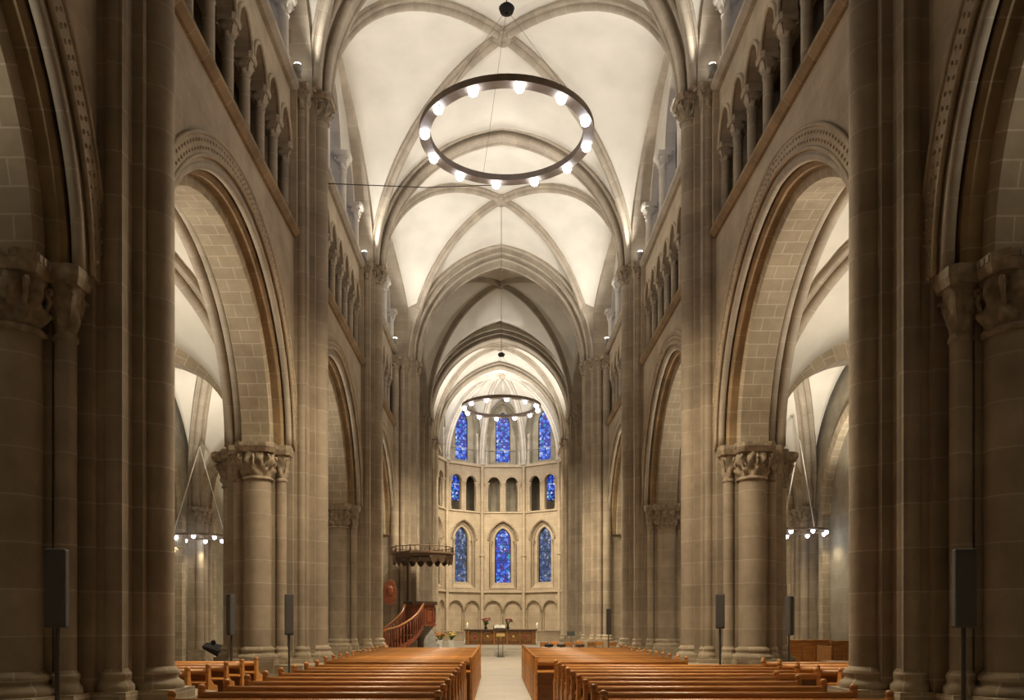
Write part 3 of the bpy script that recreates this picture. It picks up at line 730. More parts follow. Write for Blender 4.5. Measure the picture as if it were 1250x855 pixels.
    fr=MB(); pts=[I(-.58,14.9,.06)]+[I(s,z,.06) for (s,z) in pointed(.58,1.06,12,17.9)]+[I(.58,14.9,.06),I(-.58,14.9,.06)]
    fr.tube(pts,.04,6); fr.build('frame',M['black'],w)
    m=MB(); m.tube([Mf(-SD,15.75,-.12),Mf(SD,15.75,-.12)],.025,6); m.build('tie_rod',M['rib'],Wap)
# corner shafts, ribs and webs
Cap=empty('ceiling_apse',kind='structure'); keyp=V((AX*.7,AY-.1,20.3))
cors=[]
for j in range(-3,3):
    a=radians(36*j+18); cors.append((a,V((AX+AR*sin(a),AY+AR*cos(a),0))))
ribp=[]
for (a,c) in cors:
    inn=V((-sin(a),-cos(a),0)); p=c+inn*.16
    m=MB()
    t=V((cos(a),-sin(a),0))
    m.lathe(p.x,p.y,base_prof(.13,FZ,FZ+.4),12)
    shaft(m,p.x,p.y,.13,FZ+.4,14.4,12)
    for zz in (7.2,): m.lathe(p.x,p.y,[(.13,zz-.1),(.2,zz-.05),(.2,zz+.05),(.13,zz+.1)],12)
    m.build('corner_shaft',M['apse'],Wap)
    m=MB()
    for (q,r) in ((-.36,.09),(.36,.09)):
        pp=p+t*q-inn*(abs(q)*.33-.02)
        m.lathe(pp.x,pp.y,base_prof(r,14.62,14.95),12); shaft(m,pp.x,pp.y,r,14.95,16.7,12)
        capital(m,pp.x,pp.y,16.7,17.1,r,r*1.5,r*1.6,2,18)
    m.lathe(p.x,p.y,base_prof(.2,14.55,14.85),14)
    m.build('rib_shaft',M['pale'],Wap)
    s0=V((p.x,p.y,14.7))
    r=MB(); sweep_rib(r,half_ellipse(s0,keyp,20),.42,.35,.13); r.build('rib',M['pale'],Cap)
    ribp.append(half_ellipse(V((c.x,c.y,14.7)),keyp+V((0,0,.15)),14))
m=MB()
for j in range(5):
    th=radians(36*(j-2)); Mf=facet(th)
    A=[V(Mf(s,z,-.03)) for (s,z) in pointed(SD,3.0,14,17.0)]
    l,r_=ribp[j],ribp[j+1]
    web(m,A[:15],l,.02); web(m,list(reversed(A))[:15],r_,.02)
# bay between the choir arch and the apse
A=arch3(lambda s,z:(s,P6+.4,z),4.65,14.5,5.6,14)
wl=[V((p.x,p.y,p.z)) for p in ribp[0]]; wr=[p.copy() for p in ribp[-1]]
web(m,A[:15],wl,.01); web(m,list(reversed(A))[:15],wr,.01)
o=m.build('vault_web',M['plaster'],Cap); so=o.modifiers.new('s','SOLIDIFY'); so.thickness=.15; so.offset=0
m=MB(); m.lathe(keyp.x,keyp.y,[(.02,20.0),(.2,20.02),(.26,20.15),(.26,20.4)],16); m.build('keystone',M['rib'],Cap)
m=MB(); m.box(-8,8,60,68,21.6,21.9); m.build('roof_slab',M['plaster'],Cap)

# ------------------------------------------------------------------ lights
def spot(loc,target,power,ang=110,blend=.8,col=(1,.87,.68),rad=.12,name='lamp'):
    l=bpy.data.lights.new(name,'SPOT'); l.energy=power; l.spot_size=radians(ang); l.spot_blend=blend; l.color=col; l.shadow_soft_size=rad
    o=bpy.data.objects.new(name,l); COL.objects.link(o); o.location=loc
    o.rotation_euler=(V(target)-V(loc)).to_track_quat('-Z','Y').to_euler(); return o
def uplight(x,y,z,target,power,label,ang=128,col=(1,.95,.87)):
    E=empty('uplight',(x,y,z),label,'lamp','small floodlights aimed at the vaults')
    m=MB(); m.box(-.09,.09,-.09,.09,0,.05); m.build('base',M['greystone'],E)
    m=MB(); m.lathe(0,0,[(.02,.05),(.09,.07),(.12,.2),(.125,.24),(.105,.24),(.1,.215)],14); m.build('housing',M['greystone'],E)
    m=MB(); m.lathe(0,0,[(.11,.225),(.105,.26),(.075,.295),(.001,.31)],14); m.build('lens',M['spotglass'],E)
    spot((x,y,z+.40),target,power,ang,1.0,col,.08)
NV=620
names={1:'first',2:'second',3:'third',4:'crossing'}
for b in (1,2,3):
    ym=(P[b]+P[b+1])/2
    for sx,sn in ((-1,'left'),(1,'right')):
        for e,(yy,i) in enumerate(((P[b]+.97,b),(P[b+1]-.97 if b<3 else P[b+1]-1.9,b+1))):
            side='beyond' if e==0 else 'before'
            uplight(sx*5.02,yy,ZS2+.125,(-sx*1.2,ym,20.3),NV*(.76,1.28,1.45)[b-1],f'small floodlight on the upper {sn} ledge, just {side} the {names[i]} pier')
for sx,sn in ((-1,'left'),(1,'right')):
    uplight(sx*4.92,P5+1.6,14.665,(-sx*.8,54.2,20.2),1500,f'small floodlight on the {sn} choir wall shining at the choir vault')
    uplight(sx*4.45,58.3,14.605,(AX-sx*1.5,62.5,19.0),2300,f'small floodlight on the cornice at the {sn} mouth of the apse')
# aisle floodlights
for sx,sn in ((-1,'left'),(1,'right')):
    for b in range(4):
        ym=(P[b]+P[b+1])/2
        spot((sx*(XO-1.7),ym,5.6),(sx*8.9,ym,10.6),(1000,1150,1150,1080)[b],155,.8,(1,.91,.76),.15,'aisle flood')
# choir and altar wash: unseen spots added to brighten apse and crossing piers
for sx in (-1,1):
    spot((sx*2.7,56.2,14.3),(sx*.6,64,4.5),4100,105,.9,(1,.86,.64),.15,'choir wash')
    spot((sx*3.3,44,14.2),(-sx*3,51,3),2700,80,.9,(1,.86,.64),.15,'altar wash')

# ------------------------------------------------------------------ chandeliers
def chandelier(x,y,z,R,hub,label,nb=12,top=None,power=95,big=True,cat='chandelier',a_off=.13,cableto=None):
    E=empty('ring_chandelier',(x,y,z),label,cat)
    th=.11 if big else .04; h=.13 if big else .07
    m=MB(); n=72
    rows=[[(r*cos(2*pi*j/n),r*sin(2*pi*j/n),zz) for (r,zz) in ((R-th,-h/2),(R+th,-h/2),(R+th,h/2),(R-th,h/2),(R-th,-h/2))] for j in range(n+1)]
    m.grid(rows,lambda i,j:(j,i),False); m.build('ring',M['bronze'],E)
    for k in range(nb):
        a=2*pi*k/nb+a_off; cx,cy=R*cos(a),R*sin(a)
        m=MB(); s=.10 if big else .07
        m.lathe(cx,cy,[(s*.35,-h/2+.01),(s*.6,-h/2),(s*.72,-h/2-.022)],14); L=m.build('lamp_socket',M['bronze'],E)
        m=MB(); m.lathe(cx,cy,[(s*.7,-h/2-.02),(s*.9,-h/2-.035),(s*.92,-h/2-.06),(s*.75,-h/2-.10),(s*.4,-h/2-.125),(.001,-h/2-.13)],16); m.build('bulb',M['bulb'],E)
        if power and k%2==0:
            spot((x+cx,y+cy,z-h/2-.3),(x+cx,y+cy,0),power*2,150,.9,(1,.84,.6),.1,'chandelier lamp')
    if hub:
        m=MB(); m.lathe(0,0,[(.02,hub-.1),(.13,hub-.08),(.16,hub),(.1,hub+.06),(.02,hub+.08)],16); m.build('hub',M['black'],E)
        for k in range(3):
            a=a_off+2*pi*k/3+1.75; m=MB(); m.tube([(0,0,hub-.02),(R*cos(a),R*sin(a),h/2)],.0035,5); m.build('stay_cable',M['cable'],E)
        m=MB(); m.tube([(0,0,hub),(0,0,top-z)],.012,6); m.build('cable',M['cable'],E)
    return E
chandelier(0.0,16.4,11.65,1.65,2.57,'large dark ring chandelier with twelve glowing lamps, hanging nearest in the nave',top=20.4,power=400)
chandelier(0.0,35.4,11.2,1.62,2.3,'distant ring chandelier with twelve lamps hanging before the apse windows',top=20.3,power=540)
chandelier(-10.75,28.8,4.85,.9,0,'small ring of lamps hanging in the left aisle',8,power=26,big=False)
chandelier(10.25,28.0,4.95,.9,0,'small ring of lamps hanging in the right aisle',8,power=26,big=False)
for (x,y,z,sn) in ((-10.75,28.8,4.85,'left'),(10.25,28.0,4.95,'right')):
    E=[o for o in bpy.data.objects if o.name.startswith('ring_chandelier') and abs(o.location.x-x)<.1][0]
    for k in range(2):
        a=k*pi+.6; m=MB(); m.tube([(.9*cos(a),.9*sin(a),.03),(0,0,3.2)],.02,5); m.build('stay_cable',M['candle'],E)
m=MB(); m.tube([(-4.5,20.6,12.95),(-2,20.7,12.9),(.0,20.6,12.92)],.012,5); tag(m.build('nave_wire',M['cable']),'thin dark wire strung level from the second left pier to mid-nave','wire')

# ------------------------------------------------------------------ pews
PEWS={}
def pew(L):
    L=round(L,2)
    if L in PEWS: return PEWS[L],False
    E=empty('pew'); h=L/2
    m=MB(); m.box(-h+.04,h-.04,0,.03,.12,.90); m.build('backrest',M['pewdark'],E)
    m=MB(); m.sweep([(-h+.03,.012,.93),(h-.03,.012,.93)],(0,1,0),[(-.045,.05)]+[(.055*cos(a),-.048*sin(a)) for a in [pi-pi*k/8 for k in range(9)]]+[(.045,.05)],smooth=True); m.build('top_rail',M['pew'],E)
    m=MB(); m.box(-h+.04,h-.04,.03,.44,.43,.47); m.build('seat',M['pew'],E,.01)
    m=MB(); m.hexa([(-h+.04,-.16,.72),(h-.04,-.16,.72),(h-.04,0,.75),(-h+.04,0,.75),(-h+.04,-.16,.745),(h-.04,-.16,.745),(h-.04,0,.775),(-h+.04,0,.775)]); m.build('book_ledge',M['pew'],E)
    for sx in (-1,1):
        m=MB(); x0,x1=sorted((sx*h,sx*(h-.055)))
        prof=[(-.09,0),(.46,0),(.46,.10),(.40,.2),(.39,.48),(.45,.58),(.42,.66),(.25,.69),(.12,.78),(.07,1.0),(-.04,1.0),(-.06,.5),(-.09,.1)]
        for x in (x0,x1): m.face([(x,a,b) for a,b in prof],[(a,b) for a,b in prof])
        for a,b in zip(prof,prof[1:]+prof[:1]): m.face([(x0,*a),(x1,*a),(x1,*b),(x0,*b)])
        e=m.build('end_panel',M['pew'],E,.008)
        m=MB(); m.lathe((x0+x1)/2,.015,[(.03,.99),(.042,1.0),(.046,1.03),(.042,1.055),(.02,1.07),(.001,1.072)],12); m.build('finial',M['pew'],e)
        m=MB(); m.box(x0-.008,x1+.008,-.11,.48,0,.07); m.build('foot',M['pew'],e)
    PEWS[L]=E; return E,True
def place_pew(x0,x1,y,label,group):
    p,new=pew(x1-x0)
    o=p if new else copy_tree(p)
    o.location=((x0+x1)/2,y,0); tag(o,label,'pew',group)
ORD=['first','second','third','fourth','fifth','sixth','seventh','eighth','ninth','tenth','eleventh','twelfth','thirteenth']
for r in range(9):
    y=8.7+.88*r
    place_pew(-3.72,-.80,y,f'wooden pew left of the aisle, near block, {ORD[r]} row from the viewer','pews of the near left block')
    x1=4.05 if y<12.8 else 5.0
    place_pew(.92,x1,y,f'wooden pew right of the aisle, near block, {ORD[r]} row from the viewer','pews of the near right block')
for r in range(12):
    y=17.4+.82*r
    x1=3.9 
    place_pew(-3.9,-.72,y,f'wooden pew left of the aisle, far block, {ORD[r]} row from the viewer','pews of the far left block')
    place_pew(.62,x1,y,f'wooden pew right of the aisle, far block, {ORD[r]} row from the viewer','pews of the far right block')
for r in range(5):
    y=13.3+.95*r
    place_pew(-9.1,-5.25,y,f'wooden pew in the left aisle behind the nearest pier, {ORD[r]} row from the viewer','pews of the left aisle')
    place_pew(5.3,9.1,y-.3,f'wooden pew in the right aisle behind the nearest pier, {ORD[r]} row from the viewer','pews of the right aisle')

# ------------------------------------------------------------------ speakers
def speaker(x,y,z0,z1,w,label,rz=0):
    E=empty('loudspeaker',(x,y,0),label,'speaker','slim loudspeakers on poles beside the piers',rz=rz)
    m=MB(); m.box(-w/2,w/2,-.07,.07,z0,z1); m.build('cabinet',M['speaker'],E,.02)
    m=MB(); m.box(-w*.42,w*.42,-.078,-.07,z0+.04,z1-.04); m.build('grille',M['speaker'],E)
    m=MB(); m.lathe(0,0.02,[(.025,.02),(.025,z0+.02)],10); m.build('pole',M['cable'],E)
    m=MB(); m.lathe(0,.02,[(.001,.03),(.16,.03),(.17,0)],18); m.build('foot',M['black'],E)
speaker(-5.0,8.85,1.74,2.6,.22,'dark column speaker on a pole before the nearest left pier',.2)
speaker(4.9,8.85,1.74,2.6,.22,'dark column speaker on a pole before the nearest right pier',-.2)
speaker(-5.0,18.75,1.5,2.45,.2,'grey column speaker between the shafts of the second left pier, nave side',.3)
speaker(4.95,18.7,1.65,2.45,.2,'grey column speaker between the shafts of the second right pier, nave side',-.2)
speaker(-6.3,18.6,1.5,2.45,.16,'slim grey speaker on the aisle side of the second left pier',-.6)
speaker(6.55,18.7,1.5,2.4,.16,'slim grey speaker on the aisle side of the second right pier',.6)
speaker(4.35,33.0,1.3,2.35,.2,'small dark speaker against the third right pier beyond the pews')

# ------------------------------------------------------------------ altar
AZ=.42; AYY=50.0
def ax(px,d): return (px-606.4)*d/990+CAMX
A=empty('altar_table',(ax(611,AYY),AYY,AZ),'long dark wooden altar with panelled front on the chancel steps','altar')
hw=2.15
m=MB(); m.box(-hw-.08,hw+.08,-.42,.42,.84,.94); m.build('table_top',M['darkwood'],A,.02)
m=MB(); m.box(-hw,hw,-.34,.34,.06,.84); m.box(-hw-.05,hw+.05,-.38,.38,0,.07); m.build('body',M['oak'],A)
for k in range(5):
    x=-hw+.18+k*(2*hw-.36)/5; w=(2*hw-.36)/5-.14
    m=MB(); x+=.07
    for (a,b,c,d) in ((x,x+w,.18,.24),(x,x+w,.70,.76),(x,x+.06,.18,.76),(x+w-.06,x+w,.18,.76)): m.box(a,b,-.375,-.34,c,d)
    p=m.build('panel',M['oak'],A)
    m=MB(); m.ball((x+w/2,-.35,.47),.1,12,8,(1,.3,1)); m.build('boss',M['gold'] if k in(1,2,3) else M['redf'],p)
for k in range(6):
    x=-hw+.18+k*(2*hw-.36)/5; m=MB(); m.lathe(x,-.36,[(.05,.07),(.05,.12),(.03,.2),(.035,.5),(.03,.75),(.05,.82),(.05,.84)],10); m.build('pilaster',M['handrail'],A)
for px,sn in ((570.5,'left'),(655.5,'right')):
    x=ax(px,AYY); E=empty('candle',(x,AYY,AZ+.94),f'lit white candle on the {sn} end of the altar','candle','candles on the altar')
    m=MB(); m.lathe(0,0,[(.001,0),(.1,0),(.1,.02),(.03,.04),(.03,.06)],12); m.build('holder',M['gold'],E)
    m=MB(); m.lathe(0,0,[(.055,.06),(.055,.30),(.01,.31)],12); m.build('wax',M['candle'],E)
    m=MB(); m.ball((0,0,.36),.022,8,6,(1,1,2.2)); m.build('flame',M['flame'],E)
def bouquet(E,z,R,n,mats,seed,leafn=10,fr=.05):
    rd=random.Random(seed)
    lf=MB()
    for k in range(leafn):
        a=rd.uniform(0,2*pi); r=R*rd.uniform(.5,1.1); h=rd.uniform(.2,.9)*R*1.6
        p0=V((0,0,z)); p1=V((r*.5*cos(a),r*.5*sin(a),z+h*.8)); p2=V((r*cos(a),r*sin(a),z+h))
        lf.tube([p0,p1,p2],[.012,.03,.004],5)
    lf.build('foliage',M['leaf'],E)
    for k in range(n):
        a=rd.uniform(0,2*pi); r=R*sqrt(rd.uniform(0.02,1)); h=R*(.9+rd.uniform(0,.9))
        m=MB(); c=(r*cos(a),r*sin(a),z+h)
        for q in range(6):
            b=q*pi/3; m.ball((c[0]+fr*.7*cos(b),c[1]+fr*.7*sin(b),c[2]),fr*.6,6,4,(1,1,.6))
        m.ball((c[0],c[1],c[2]+fr*.2),fr*.5,6,4)
        m.build('flower',M[mats[k%len(mats)]],E)
for px,sd,sn in ((593,3,'left of'),(620,5,'right of')):
    E=empty('flower_vase',(ax(px,AYY),AYY+.1,AZ+.94),f'vase of dark red flowers on the altar, {sn} the open book','flowers','red bouquets on the altar')
    m=MB(); m.lathe(0,0,[(.001,0),(.08,0),(.1,.1),(.05,.22),(.07,.28)],14); m.build('vase',M['darkwood'],E)
    bouquet(E,.25,.24,10,['redf'],sd,10,.075)
E=empty('open_book',(ax(610,AYY),AYY-.05,AZ+.94),'large open book lying on a stand at the middle of the altar','book')
m=MB(); m.hexa([(-.4,-.2,0),(.4,-.2,0),(.4,.25,0),(-.4,.25,0),(-.4,-.2,.05),(.4,-.2,.05),(.4,.25,.26),(-.4,.25,.26)]); m.build('stand',M['darkwood'],E)
for sx in (-1,1):
    m=MB(); rows=[]
    for i in range(7):
        u=i/6; rows.append([(sx*u*.34,-.16+.36*v,.075+.2*v*.95+.035*sin(pi*min(1,u*1.3))) for v in (0,.5,1)])
    m.grid(rows,lambda i,j:(i,j)); o=m.build('page_block',M['paper'],E); q=o.modifiers.new('s','SOLIDIFY'); q.thickness=.03
# thin lectern stand in front of the steps
E=empty('lectern_stand',(ax(611,42.0),42.0,0),'thin metal lectern with gilt front standing before the altar steps','lectern')
m=MB(); m.lathe(0,0,[(.001,.03),(.2,.03),(.22,0)],16); m.build('foot',M['black'],E)
m=MB(); m.tube([(-.12,0,.02),(-.12,0,1.1)],.015,6); m.tube([(.12,0,.02),(.12,0,1.1)],.015,6); m.build('post',M['black'],E)
m=MB(); m.hexa([(-.22,-.12,1.05),(.22,-.12,1.05),(.22,.2,1.2),(-.22,.2,1.2),(-.22,-.12,1.07),(.22,-.12,1.07),(.22,.2,1.22),(-.22,.2,1.22)]); m.build('desk',M['gold'],E)
# retable-like low wall behind altar and stone curb
m=MB(); m.box(ax(655,58.5),ax(690,58.5),58.2,58.6,.42,1.15); m.box(ax(655,58.5)-.03,ax(690,58.5)+.03,58.15,58.65,1.15,1.22)
tag(m.build('stone_bench',M['apse'],None,.02),'low pale stone ledge behind the right end of the altar','ledge')
m=MB(); m.box(ax(541,58.5),ax(567,58.5),58.2,58.6,.42,1.1); m.box(ax(541,58.5)-.03,ax(567,58.5)+.03,58.15,58.65,1.1,1.17)
tag(m.build('stone_bench',M['apse'],None,.02),'low pale stone ledge behind the left end of the altar','ledge')
# planters
for k,px in enumerate((537,551)):
    E=empty('flower_planter',(ax(px,46),46,AZ),('white cube planter with orange flowers left of the altar' if k==0 else 'white cube planter with pale yellow lilies, nearer the altar'),'planter','white flower planters')
    m=MB(); m.hexa([(-.14,-.14,0),(.14,-.14,0),(.14,.14,0),(-.14,.14,0),(-.16,-.16,.36),(.16,-.16,.36),(.16,.16,.36),(-.16,.16,.36)]); m.build('pot',M['white'],E,.01)
    bouquet(E,.34,.25,14,['orangef','orangef','yellowf'] if k==0 else ['yellowf'],20+k,16,.09)
m=MB(); m.lathe(ax(531.5,46.2),46.2,[(.001,AZ),(.1,AZ),(.12,AZ+.3),(.1,AZ+.4),(.001,AZ+.4)],14); tag(m.build('black_vase',M['black']),'small black vase beside the white planters','vase')

# ------------------------------------------------------------------ pulpit
PX,PY=ax(513.5,38.1),38.1
E=empty('pulpit',(PX,PY,0),'dark red wooden pulpit with curved stair, under the hanging wooden canopy','pulpit')
def ngon(r,n=8,a=pi/8): return [(r*cos(a+2*pi*k/n),r*sin(a+2*pi*k/n)) for k in range(n)]
m=MB(); m.prism(ngon(.72),1.7,2.62); m.prism(ngon(.77),1.62,1.72); m.build('tub',M['red'],E)
for k in range(8):
    a=pi/8+2*pi*k/8; b=pi/8+2*pi*(k+1)/8; m=MB()
    p=V((.73*cos(a),.73*sin(a),0)); q=V((.73*cos(b),.73*sin(b),0)); out=(p+q).normalized()*.02
    for (u0,u1,z0,z1) in ((.15,.85,1.8,1.87),(.15,.85,2.4,2.47),(.15,.24,1.8,2.47),(.76,.85,1.8,2.47)):
        A_=p.lerp(q,u0);B_=p.lerp(q,u1); m.hexa([(*(A_-out).xy,z0),(*(B_-out).xy,z0),(*(B_+out).xy,z0),(*(A_+out).xy,z0),(*(A_-out).xy,z1),(*(B_-out).xy,z1),(*(B_+out).xy,z1),(*(A_+out).xy,z1)])
    m.build('panel',M['red'],E)
m=MB(); m.prism(ngon(.84),2.62,2.76); m.build('rim',M['darkwood'],E)
m=MB(); m.lathe(0,0,[(.3,.0),(.3,.15),(.16,.25),(.15,.9),(.25,1.15),(.66,1.63)],16); m.build('pedestal',M['darkwood'],E)
def wpt(px,y,d): return V((ax(px,d)-PX,d-PY,1.8+(760-y)*d/990))
def smooth_path(pts,n=20):
    out=[]
    for i in range(n+1):
        t=i/n*(len(pts)-1); k=min(int(t),len(pts)-2); u=t-k
        p0,p1,p2,p3=pts[max(k-1,0)],pts[k],pts[k+1],pts[min(k+2,len(pts)-1)]
        out.append(.5*((2*p1)+(p2-p0)*u+(2*p0-5*p1+4*p2-p3)*u*u+(3*p1-p0-3*p2+p3)*u**3))
    return out
outer=smooth_path([wpt(517,737.5,37.25),wpt(510.5,748,36.75),wpt(502,756,36.4),wpt(489,764,36.1),wpt(477,768,35.95),wpt(464,771.5,35.9),wpt(456,773.5,35.9)])
inner=smooth_path([wpt(494,738.5,37.45),wpt(491,747,37.15),wpt(484,755,36.95),wpt(474,764,36.85),wpt(466,769,36.8),wpt(460,771,36.8),wpt(452,773,36.8)])
for path in (outer,inner):
    m=MB(); m.tube(path,.055,8); m.build('handrail',M['handrail'],E)
    low=[p-V((0,0,1.0)) for p in path]
    m=MB(); m.sweep(low,(0,1,0),[(-.035,-.12),(.035,-.12),(.035,.12),(-.035,.12)],nrm=[V((0,0,1))]*len(low)); m.build('stringer',M['red'],E)
    for k in range(0,21):
        p=path[k]; m=MB(); m.tube([p-V((0,0,1.0-.9*u)) for u in (0,.25,.5,.75,1.1)],[.022,.04,.022,.04,.022],6); m.build('baluster',M['red'],E)
for k in range(0,20,2):
    a,b,c,d=outer[k],inner[k],inner[k+2 if k<19 else 20],outer[k+2 if k<19 else 20]
    z=min(a.z,b.z)-.98
    m=MB(); P8=[V((q.x,q.y,z-.07)) for q in (a,b,c,d)]+[V((q.x,q.y,z)) for q in (a,b,c,d)]; m.hexa(P8); 
    P8=[V((q.x,q.y,z-.2)) for q in (a,b,b.lerp(c,.15),a.lerp(d,.15))]+[V((q.x,q.y,z)) for q in (a,b,b.lerp(c,.15),a.lerp(d,.15))]; m.hexa(P8)
    m.build('step',M['red'],E)
m=MB(); 
for p in (outer[8],outer[15],inner[10]): m.box(p.x-.06,p.x+.06,p.y-.06,p.y+.06,0,p.z-1.0)
m.build('stair_post',M['red'],E)
# sounding board with a pierced valance
E2=empty('sounding_board',(ax(516,37.9),37.9,0),'dark carved wooden canopy with pointed valance hanging above the pulpit','canopy')
m=MB(); m.prism(ngon(1.42,10,0),4.75,4.95); m.prism(ngon(1.5,10,0),4.95,5.03); m.build('canopy_roof',M['canopy'],E2)
for k in range(10):
    a=2*pi*k/10; b=2*pi*(k+1)/10; p=V((1.42*cos(a),1.42*sin(a),0)); q=V((1.42*cos(b),1.42*sin(b),0))
    m=MB(); inn=-(p+q).normalized()*.05
    for h in range(2):
        pts=[]
        for i in range(9):
            u=(h+i/8)/2; zz=4.76-.28*sin(pi*i/8)**.8; pts.append((p.lerp(q,u),zz))
        for (A_,za),(B_,zb) in zip(pts[:-1],pts[1:]):
            m.hexa([(*A_.xy,za),(*B_.xy,zb),(*(B_+inn).xy,zb),(*(A_+inn).xy,za),(*A_.xy,4.8),(*B_.xy,4.8),(*(B_+inn).xy,4.8),(*(A_+inn).xy,4.8)])
    m.build('valance',M['darkwood'],E2)
    m=MB(); c=p*1.0; m.lathe(c.x,c.y,[(.04,5.03),(.05,5.1),(.02,5.2),(.035,5.25),(.001,5.4)],8); m.build('finial',M['darkwood'],E2)
m=MB()
for k in range(10):
    a=2*pi*k/10; b=2*pi*(k+1)/10
    m.tube([(1.44*cos(a),1.44*sin(a),5.28),(1.44*cos(b),1.44*sin(b),5.28)],.025,6)
    for u in (.25,.5,.75): x=1.44*(cos(a)*(1-u)+cos(b)*u); y=1.44*(sin(a)*(1-u)+sin(b)*u); m.tube([(x,y,5.02),(x,y,5.28)],.018,5)
m.build('cresting',M['canopy'],E2)
m=MB(); m.box(-.82,-.72,.55,.67,2.8,4.8); m.build('back_post',M['darkwood'],E2)
# carved grey stone block beside the pulpit
m=MB(); y0,y1=42.75,43.35; prof=[(502,0),(535,0),(535,.5),(531,.62),(530,.95),(526.5,1.2),(523,1.35),(519,1.15),(517,.75),(512,.55),(508,.6),(505,.42),(502,.35)]
pr=[(ax(a,43)+.04,b+.14) for a,b in prof]
for y in (y0,y1): m.face([(a,y,b) for a,b in pr],[(a,b) for a,b in pr])
for a,b in zip(pr,pr[1:]+pr[:1]): m.face([(a[0],y0,a[1]),(b[0],y0,b[1]),(b[0],y1,b[1]),(a[0],y1,a[1])])
tag(m.build('stone_monument',M['greystone'],None,.03),'irregular grey carved stone block between the pulpit and the flower planters','stone')
# wooden cartouche on pier
E=empty('wall_plaque',(ax(476,36.5),36.5,3.15),'brown carved wooden plaque hanging left of the pulpit canopy','plaque')
m=MB(); q=[(-.26,-.45),(0,-.6),(.26,-.45),(.3,.1),(.2,.45),(0,.6),(-.2,.45),(-.3,.1)]
for y in (-.05,.05): m.face([(a,y,b) for a,b in q])
for a,b in zip(q,q[1:]+q[:1]): m.face([(a[0],-.05,a[1]),(b[0],-.05,b[1]),(b[0],.05,b[1]),(a[0],.05,a[1])])
m.build('board',M['red'],E,.02)
m=MB(); m.ball((0,-.06,.05),.17,12,8,(1,.3,1.4)); m.build('relief',M['red'],E)
m=MB(); m.box(-.05,.05,.05,.6,-.1,.1); m.build('bracket',M['darkwood'],E)

# ------------------------------------------------------------------ chairs at the right of the altar
def chair_proto():
    E=empty('wooden_chair')
    m=MB(); m.box(-.21,.21,-.2,.22,.43,.47); m.build('seat',M['pew'],E,.01)
    m=MB()
    m.box(-.2,.2,-.22,-.19,.72,.92); m.box(-.2,.2,-.22,-.19,.55,.62); m.build('backrest',M['pew'],E,.01)
    for sx in (-1,1):
        m=MB(); m.tube([(sx*.19,-.2,0),(sx*.19,-.2,.5),(sx*.19,-.23,.95)],.02,6); m.build('leg',M['pewdark'],E)
        m=MB(); m.tube([(sx*.18,.19,0),(sx*.18,.19,.44)],.02,6); m.build('leg',M['pewdark'],E)
    return E
cp=chair_proto(); first=True
for k,(px,d,rz) in enumerate(((662,36,.4),(678,37.6,-.3),(692,36.2,.2),(706,37.8,0),(720,36.3,.3),(732,37.6,-.3),(746,36.3,.1))):
    o=cp if first else copy_tree(cp); first=False
    o.location=(ax(px,d),d,0); o.rotation_euler.z=rz
    tag(o,f'small wooden chair at the right before the altar, {ORD[k]} counting out from the aisle','chair','loose wooden chairs right of the altar')
for k,(px,col) in enumerate(((670,'black'),(685,'darkwood'),(708,'darkwood'))):
    E=empty('covered_stool',(ax(px,35.0),35.0,0),['black padded stool nearest the aisle among the loose chairs','dark round stool in the middle of the loose chairs','dark round stool under the music stand'][k],'stool','dark stools among the chairs')
    m=MB(); m.lathe(0,0,[(.001,.86),(.17,.86),(.2,.83),(.2,.76),(.16,.73),(.04,.72),(.035,.1)],16); m.build('seat',M[col],E)
    m=MB(); m.lathe(0,0,[(.04,.12),(.2,.06),(.24,0)],16); m.build('base',M['black'],E)
E=empty('music_stand',(ax(697,38.9),38.9,0),'thin dark music stand rising among the loose chairs','music stand')
m=MB(); m.tube([(0,0,.25),(0,0,1.2)],.015,6); m.build('post',M['black'],E)
m=MB(); m.hexa([(-.19,-.05,1.15),(.19,-.05,1.15),(.19,.1,1.36),(-.19,.1,1.36),(-.19,-.03,1.15),(.19,-.03,1.15),(.19,.12,1.36),(-.19,.12,1.36)]); m.build('desk',M['black'],E)
m=MB()
for k in range(3): a=2*pi*k/3; m.tube([(0,0,.4),(.28*cos(a),.28*sin(a),0.02)],.012,5)
m.build('tripod',M['black'],E)

# ------------------------------------------------------------------ side furniture
E=empty('choir_stall',(9.55,25.2,0),'orange brown panelled stall in the right aisle, nearer the second pier','stall')
def stall(E,w,h,npan):
    m=MB(); m.box(-w/2,w/2,0,.08,0,h); m.box(-w/2-.03,w/2+.03,-.04,.12,h,h+.06); m.build('front_panel',M['pew'],E,.01)
    for k in range(npan):
        x=-w/2+.05+k*(w-.1)/npan; ww=(w-.1)/npan-.06; m=MB()
        for (a,b,c,d) in ((x,x+ww,.15,.2),(x,x+ww,h-.2,h-.15),(x,x+.05,.15,h-.15),(x+ww-.05,x+ww,.15,h-.15)): m.box(a,b,-.03,0,c,d)
        m.build('panel',M['handrail'],E)
    m=MB(); m.box(-w/2+.04,w/2-.04,.5,.85,.42,.47); m.build('seat',M['pew'],E)
    for sx in (-1,1):
        m=MB(); m.box(sx*w/2-.03,sx*w/2+.03,0,.9,0,h-.1); m.build('end_panel',M['pew'],E,.01)
stall(E,1.3,1.2,3); E.rotation_euler.z=-.1
E=empty('choir_stall',(9.85,22.9,0),'taller red brown panelled stall in the right aisle beside the outer wall','stall'); stall(E,1.2,1.22,3); E.rotation_euler.z=.05
E=empty('side_table',(9.0,21.9,0),'small wooden table with a white cloth before the right aisle stalls','table')
m=MB(); m.box(-.4,.4,-.3,.3,.70,.74); m.build('table_top',M['pewdark'],E)
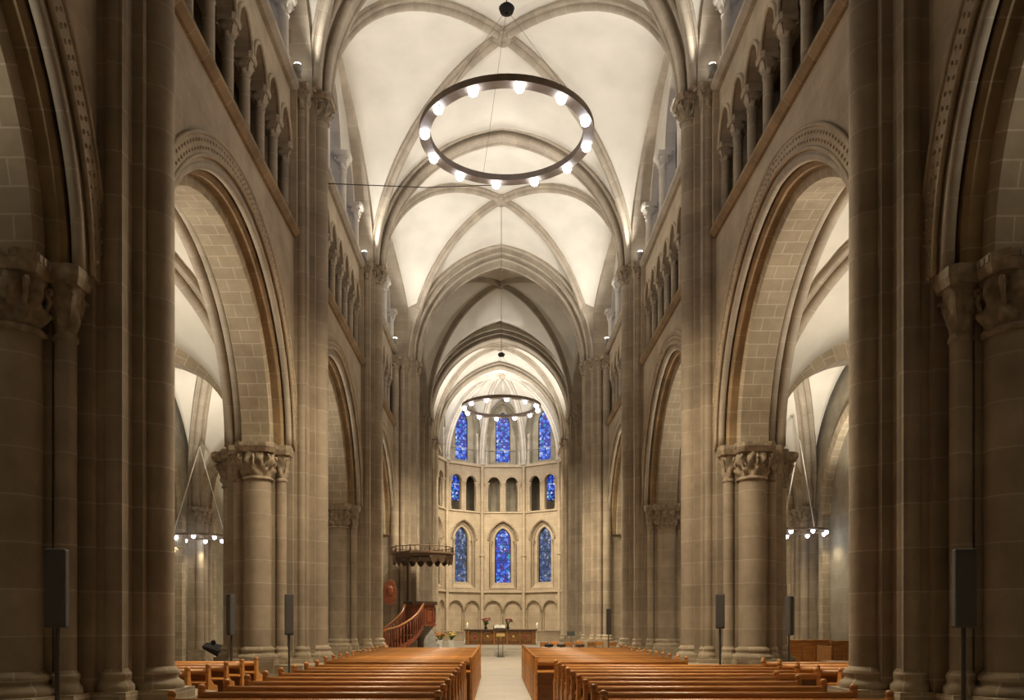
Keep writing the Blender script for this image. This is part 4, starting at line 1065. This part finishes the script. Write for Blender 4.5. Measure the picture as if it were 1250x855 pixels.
for a in(-1,1):
    for b in (-1,1): m=MB(); m.tube([(a*.35,b*.25,0),(a*.35,b*.25,.7)],.025,6); m.build('leg',M['pewdark'],E)
m=MB(); m.box(-.3,.3,-.31,.31,.74,.75); m.box(-.3,.3,-.312,-.302,.5,.75); m.build('cloth',M['white'],E)
E=empty('side_lectern',(-8.35,24.0,0),'black lectern with sloping winged desk in the left aisle behind the second pier','lectern')
m=MB(); m.lathe(0,0,[(.28,0),(.28,.06),(.06,.14),(.06,.7),(.12,.8)],14); m.build('post',M['black'],E)
m=MB()
for sx in (-1,1): m.hexa([(0,-.2,.75),(sx*.5,-.15,1.02),(sx*.48,.2,1.12),(0,.2,.95),(0,-.2,.95),(sx*.52,-.15,1.10),(sx*.5,.2,1.2),(0,.2,1.12)])
m.ball((-.22,-.05,1.2),.08,10,8); m.build('desk',M['black'],E)
# dark doorway in right aisle
E=empty('door_1',kind='structure'); m=MB()
m.box(XO-.12,XO+.02,32.0,33.8,0,3.3); m.build('panel',M['darkwood'],E)
m=MB(); 
for y in (31.9,33.9): m.box(XO-.2,XO,y-.12,y+.12,0,3.3)
m.box(XO-.2,XO,31.8,34.0,3.3,3.5); m.build('frame',M['aisle'],E)

# ------------------------------------------------------------------ world, camera, view
w=bpy.data.worlds.new('World'); S.world=w; w.use_nodes=True
bg=w.node_tree.nodes['Background']; bg.inputs[0].default_value=(.03,.05,.12,1); bg.inputs[1].default_value=.3
cd=bpy.data.cameras.new('Camera'); cam=bpy.data.objects.new('Camera',cd); COL.objects.link(cam)
cam.location=(CAMX,0,CAMZ); cam.rotation_euler=(pi/2,0,0)
cd.sensor_width=36; cd.sensor_fit='HORIZONTAL'; cd.lens=990/1250*36
cd.shift_x=(625-606.4)/1250; cd.shift_y=(760-427.5)/1250
cd.clip_start=.05; cd.clip_end=200
S.camera=cam
vs=S.view_settings; vs.view_transform='Standard'; vs.look='None'; vs.gamma=1; vs.exposure=0; vs.use_curve_mapping=False
S.cycles.use_denoising=True
S.cycles.max_bounces=8; S.cycles.diffuse_bounces=5; S.cycles.sample_clamp_indirect=6
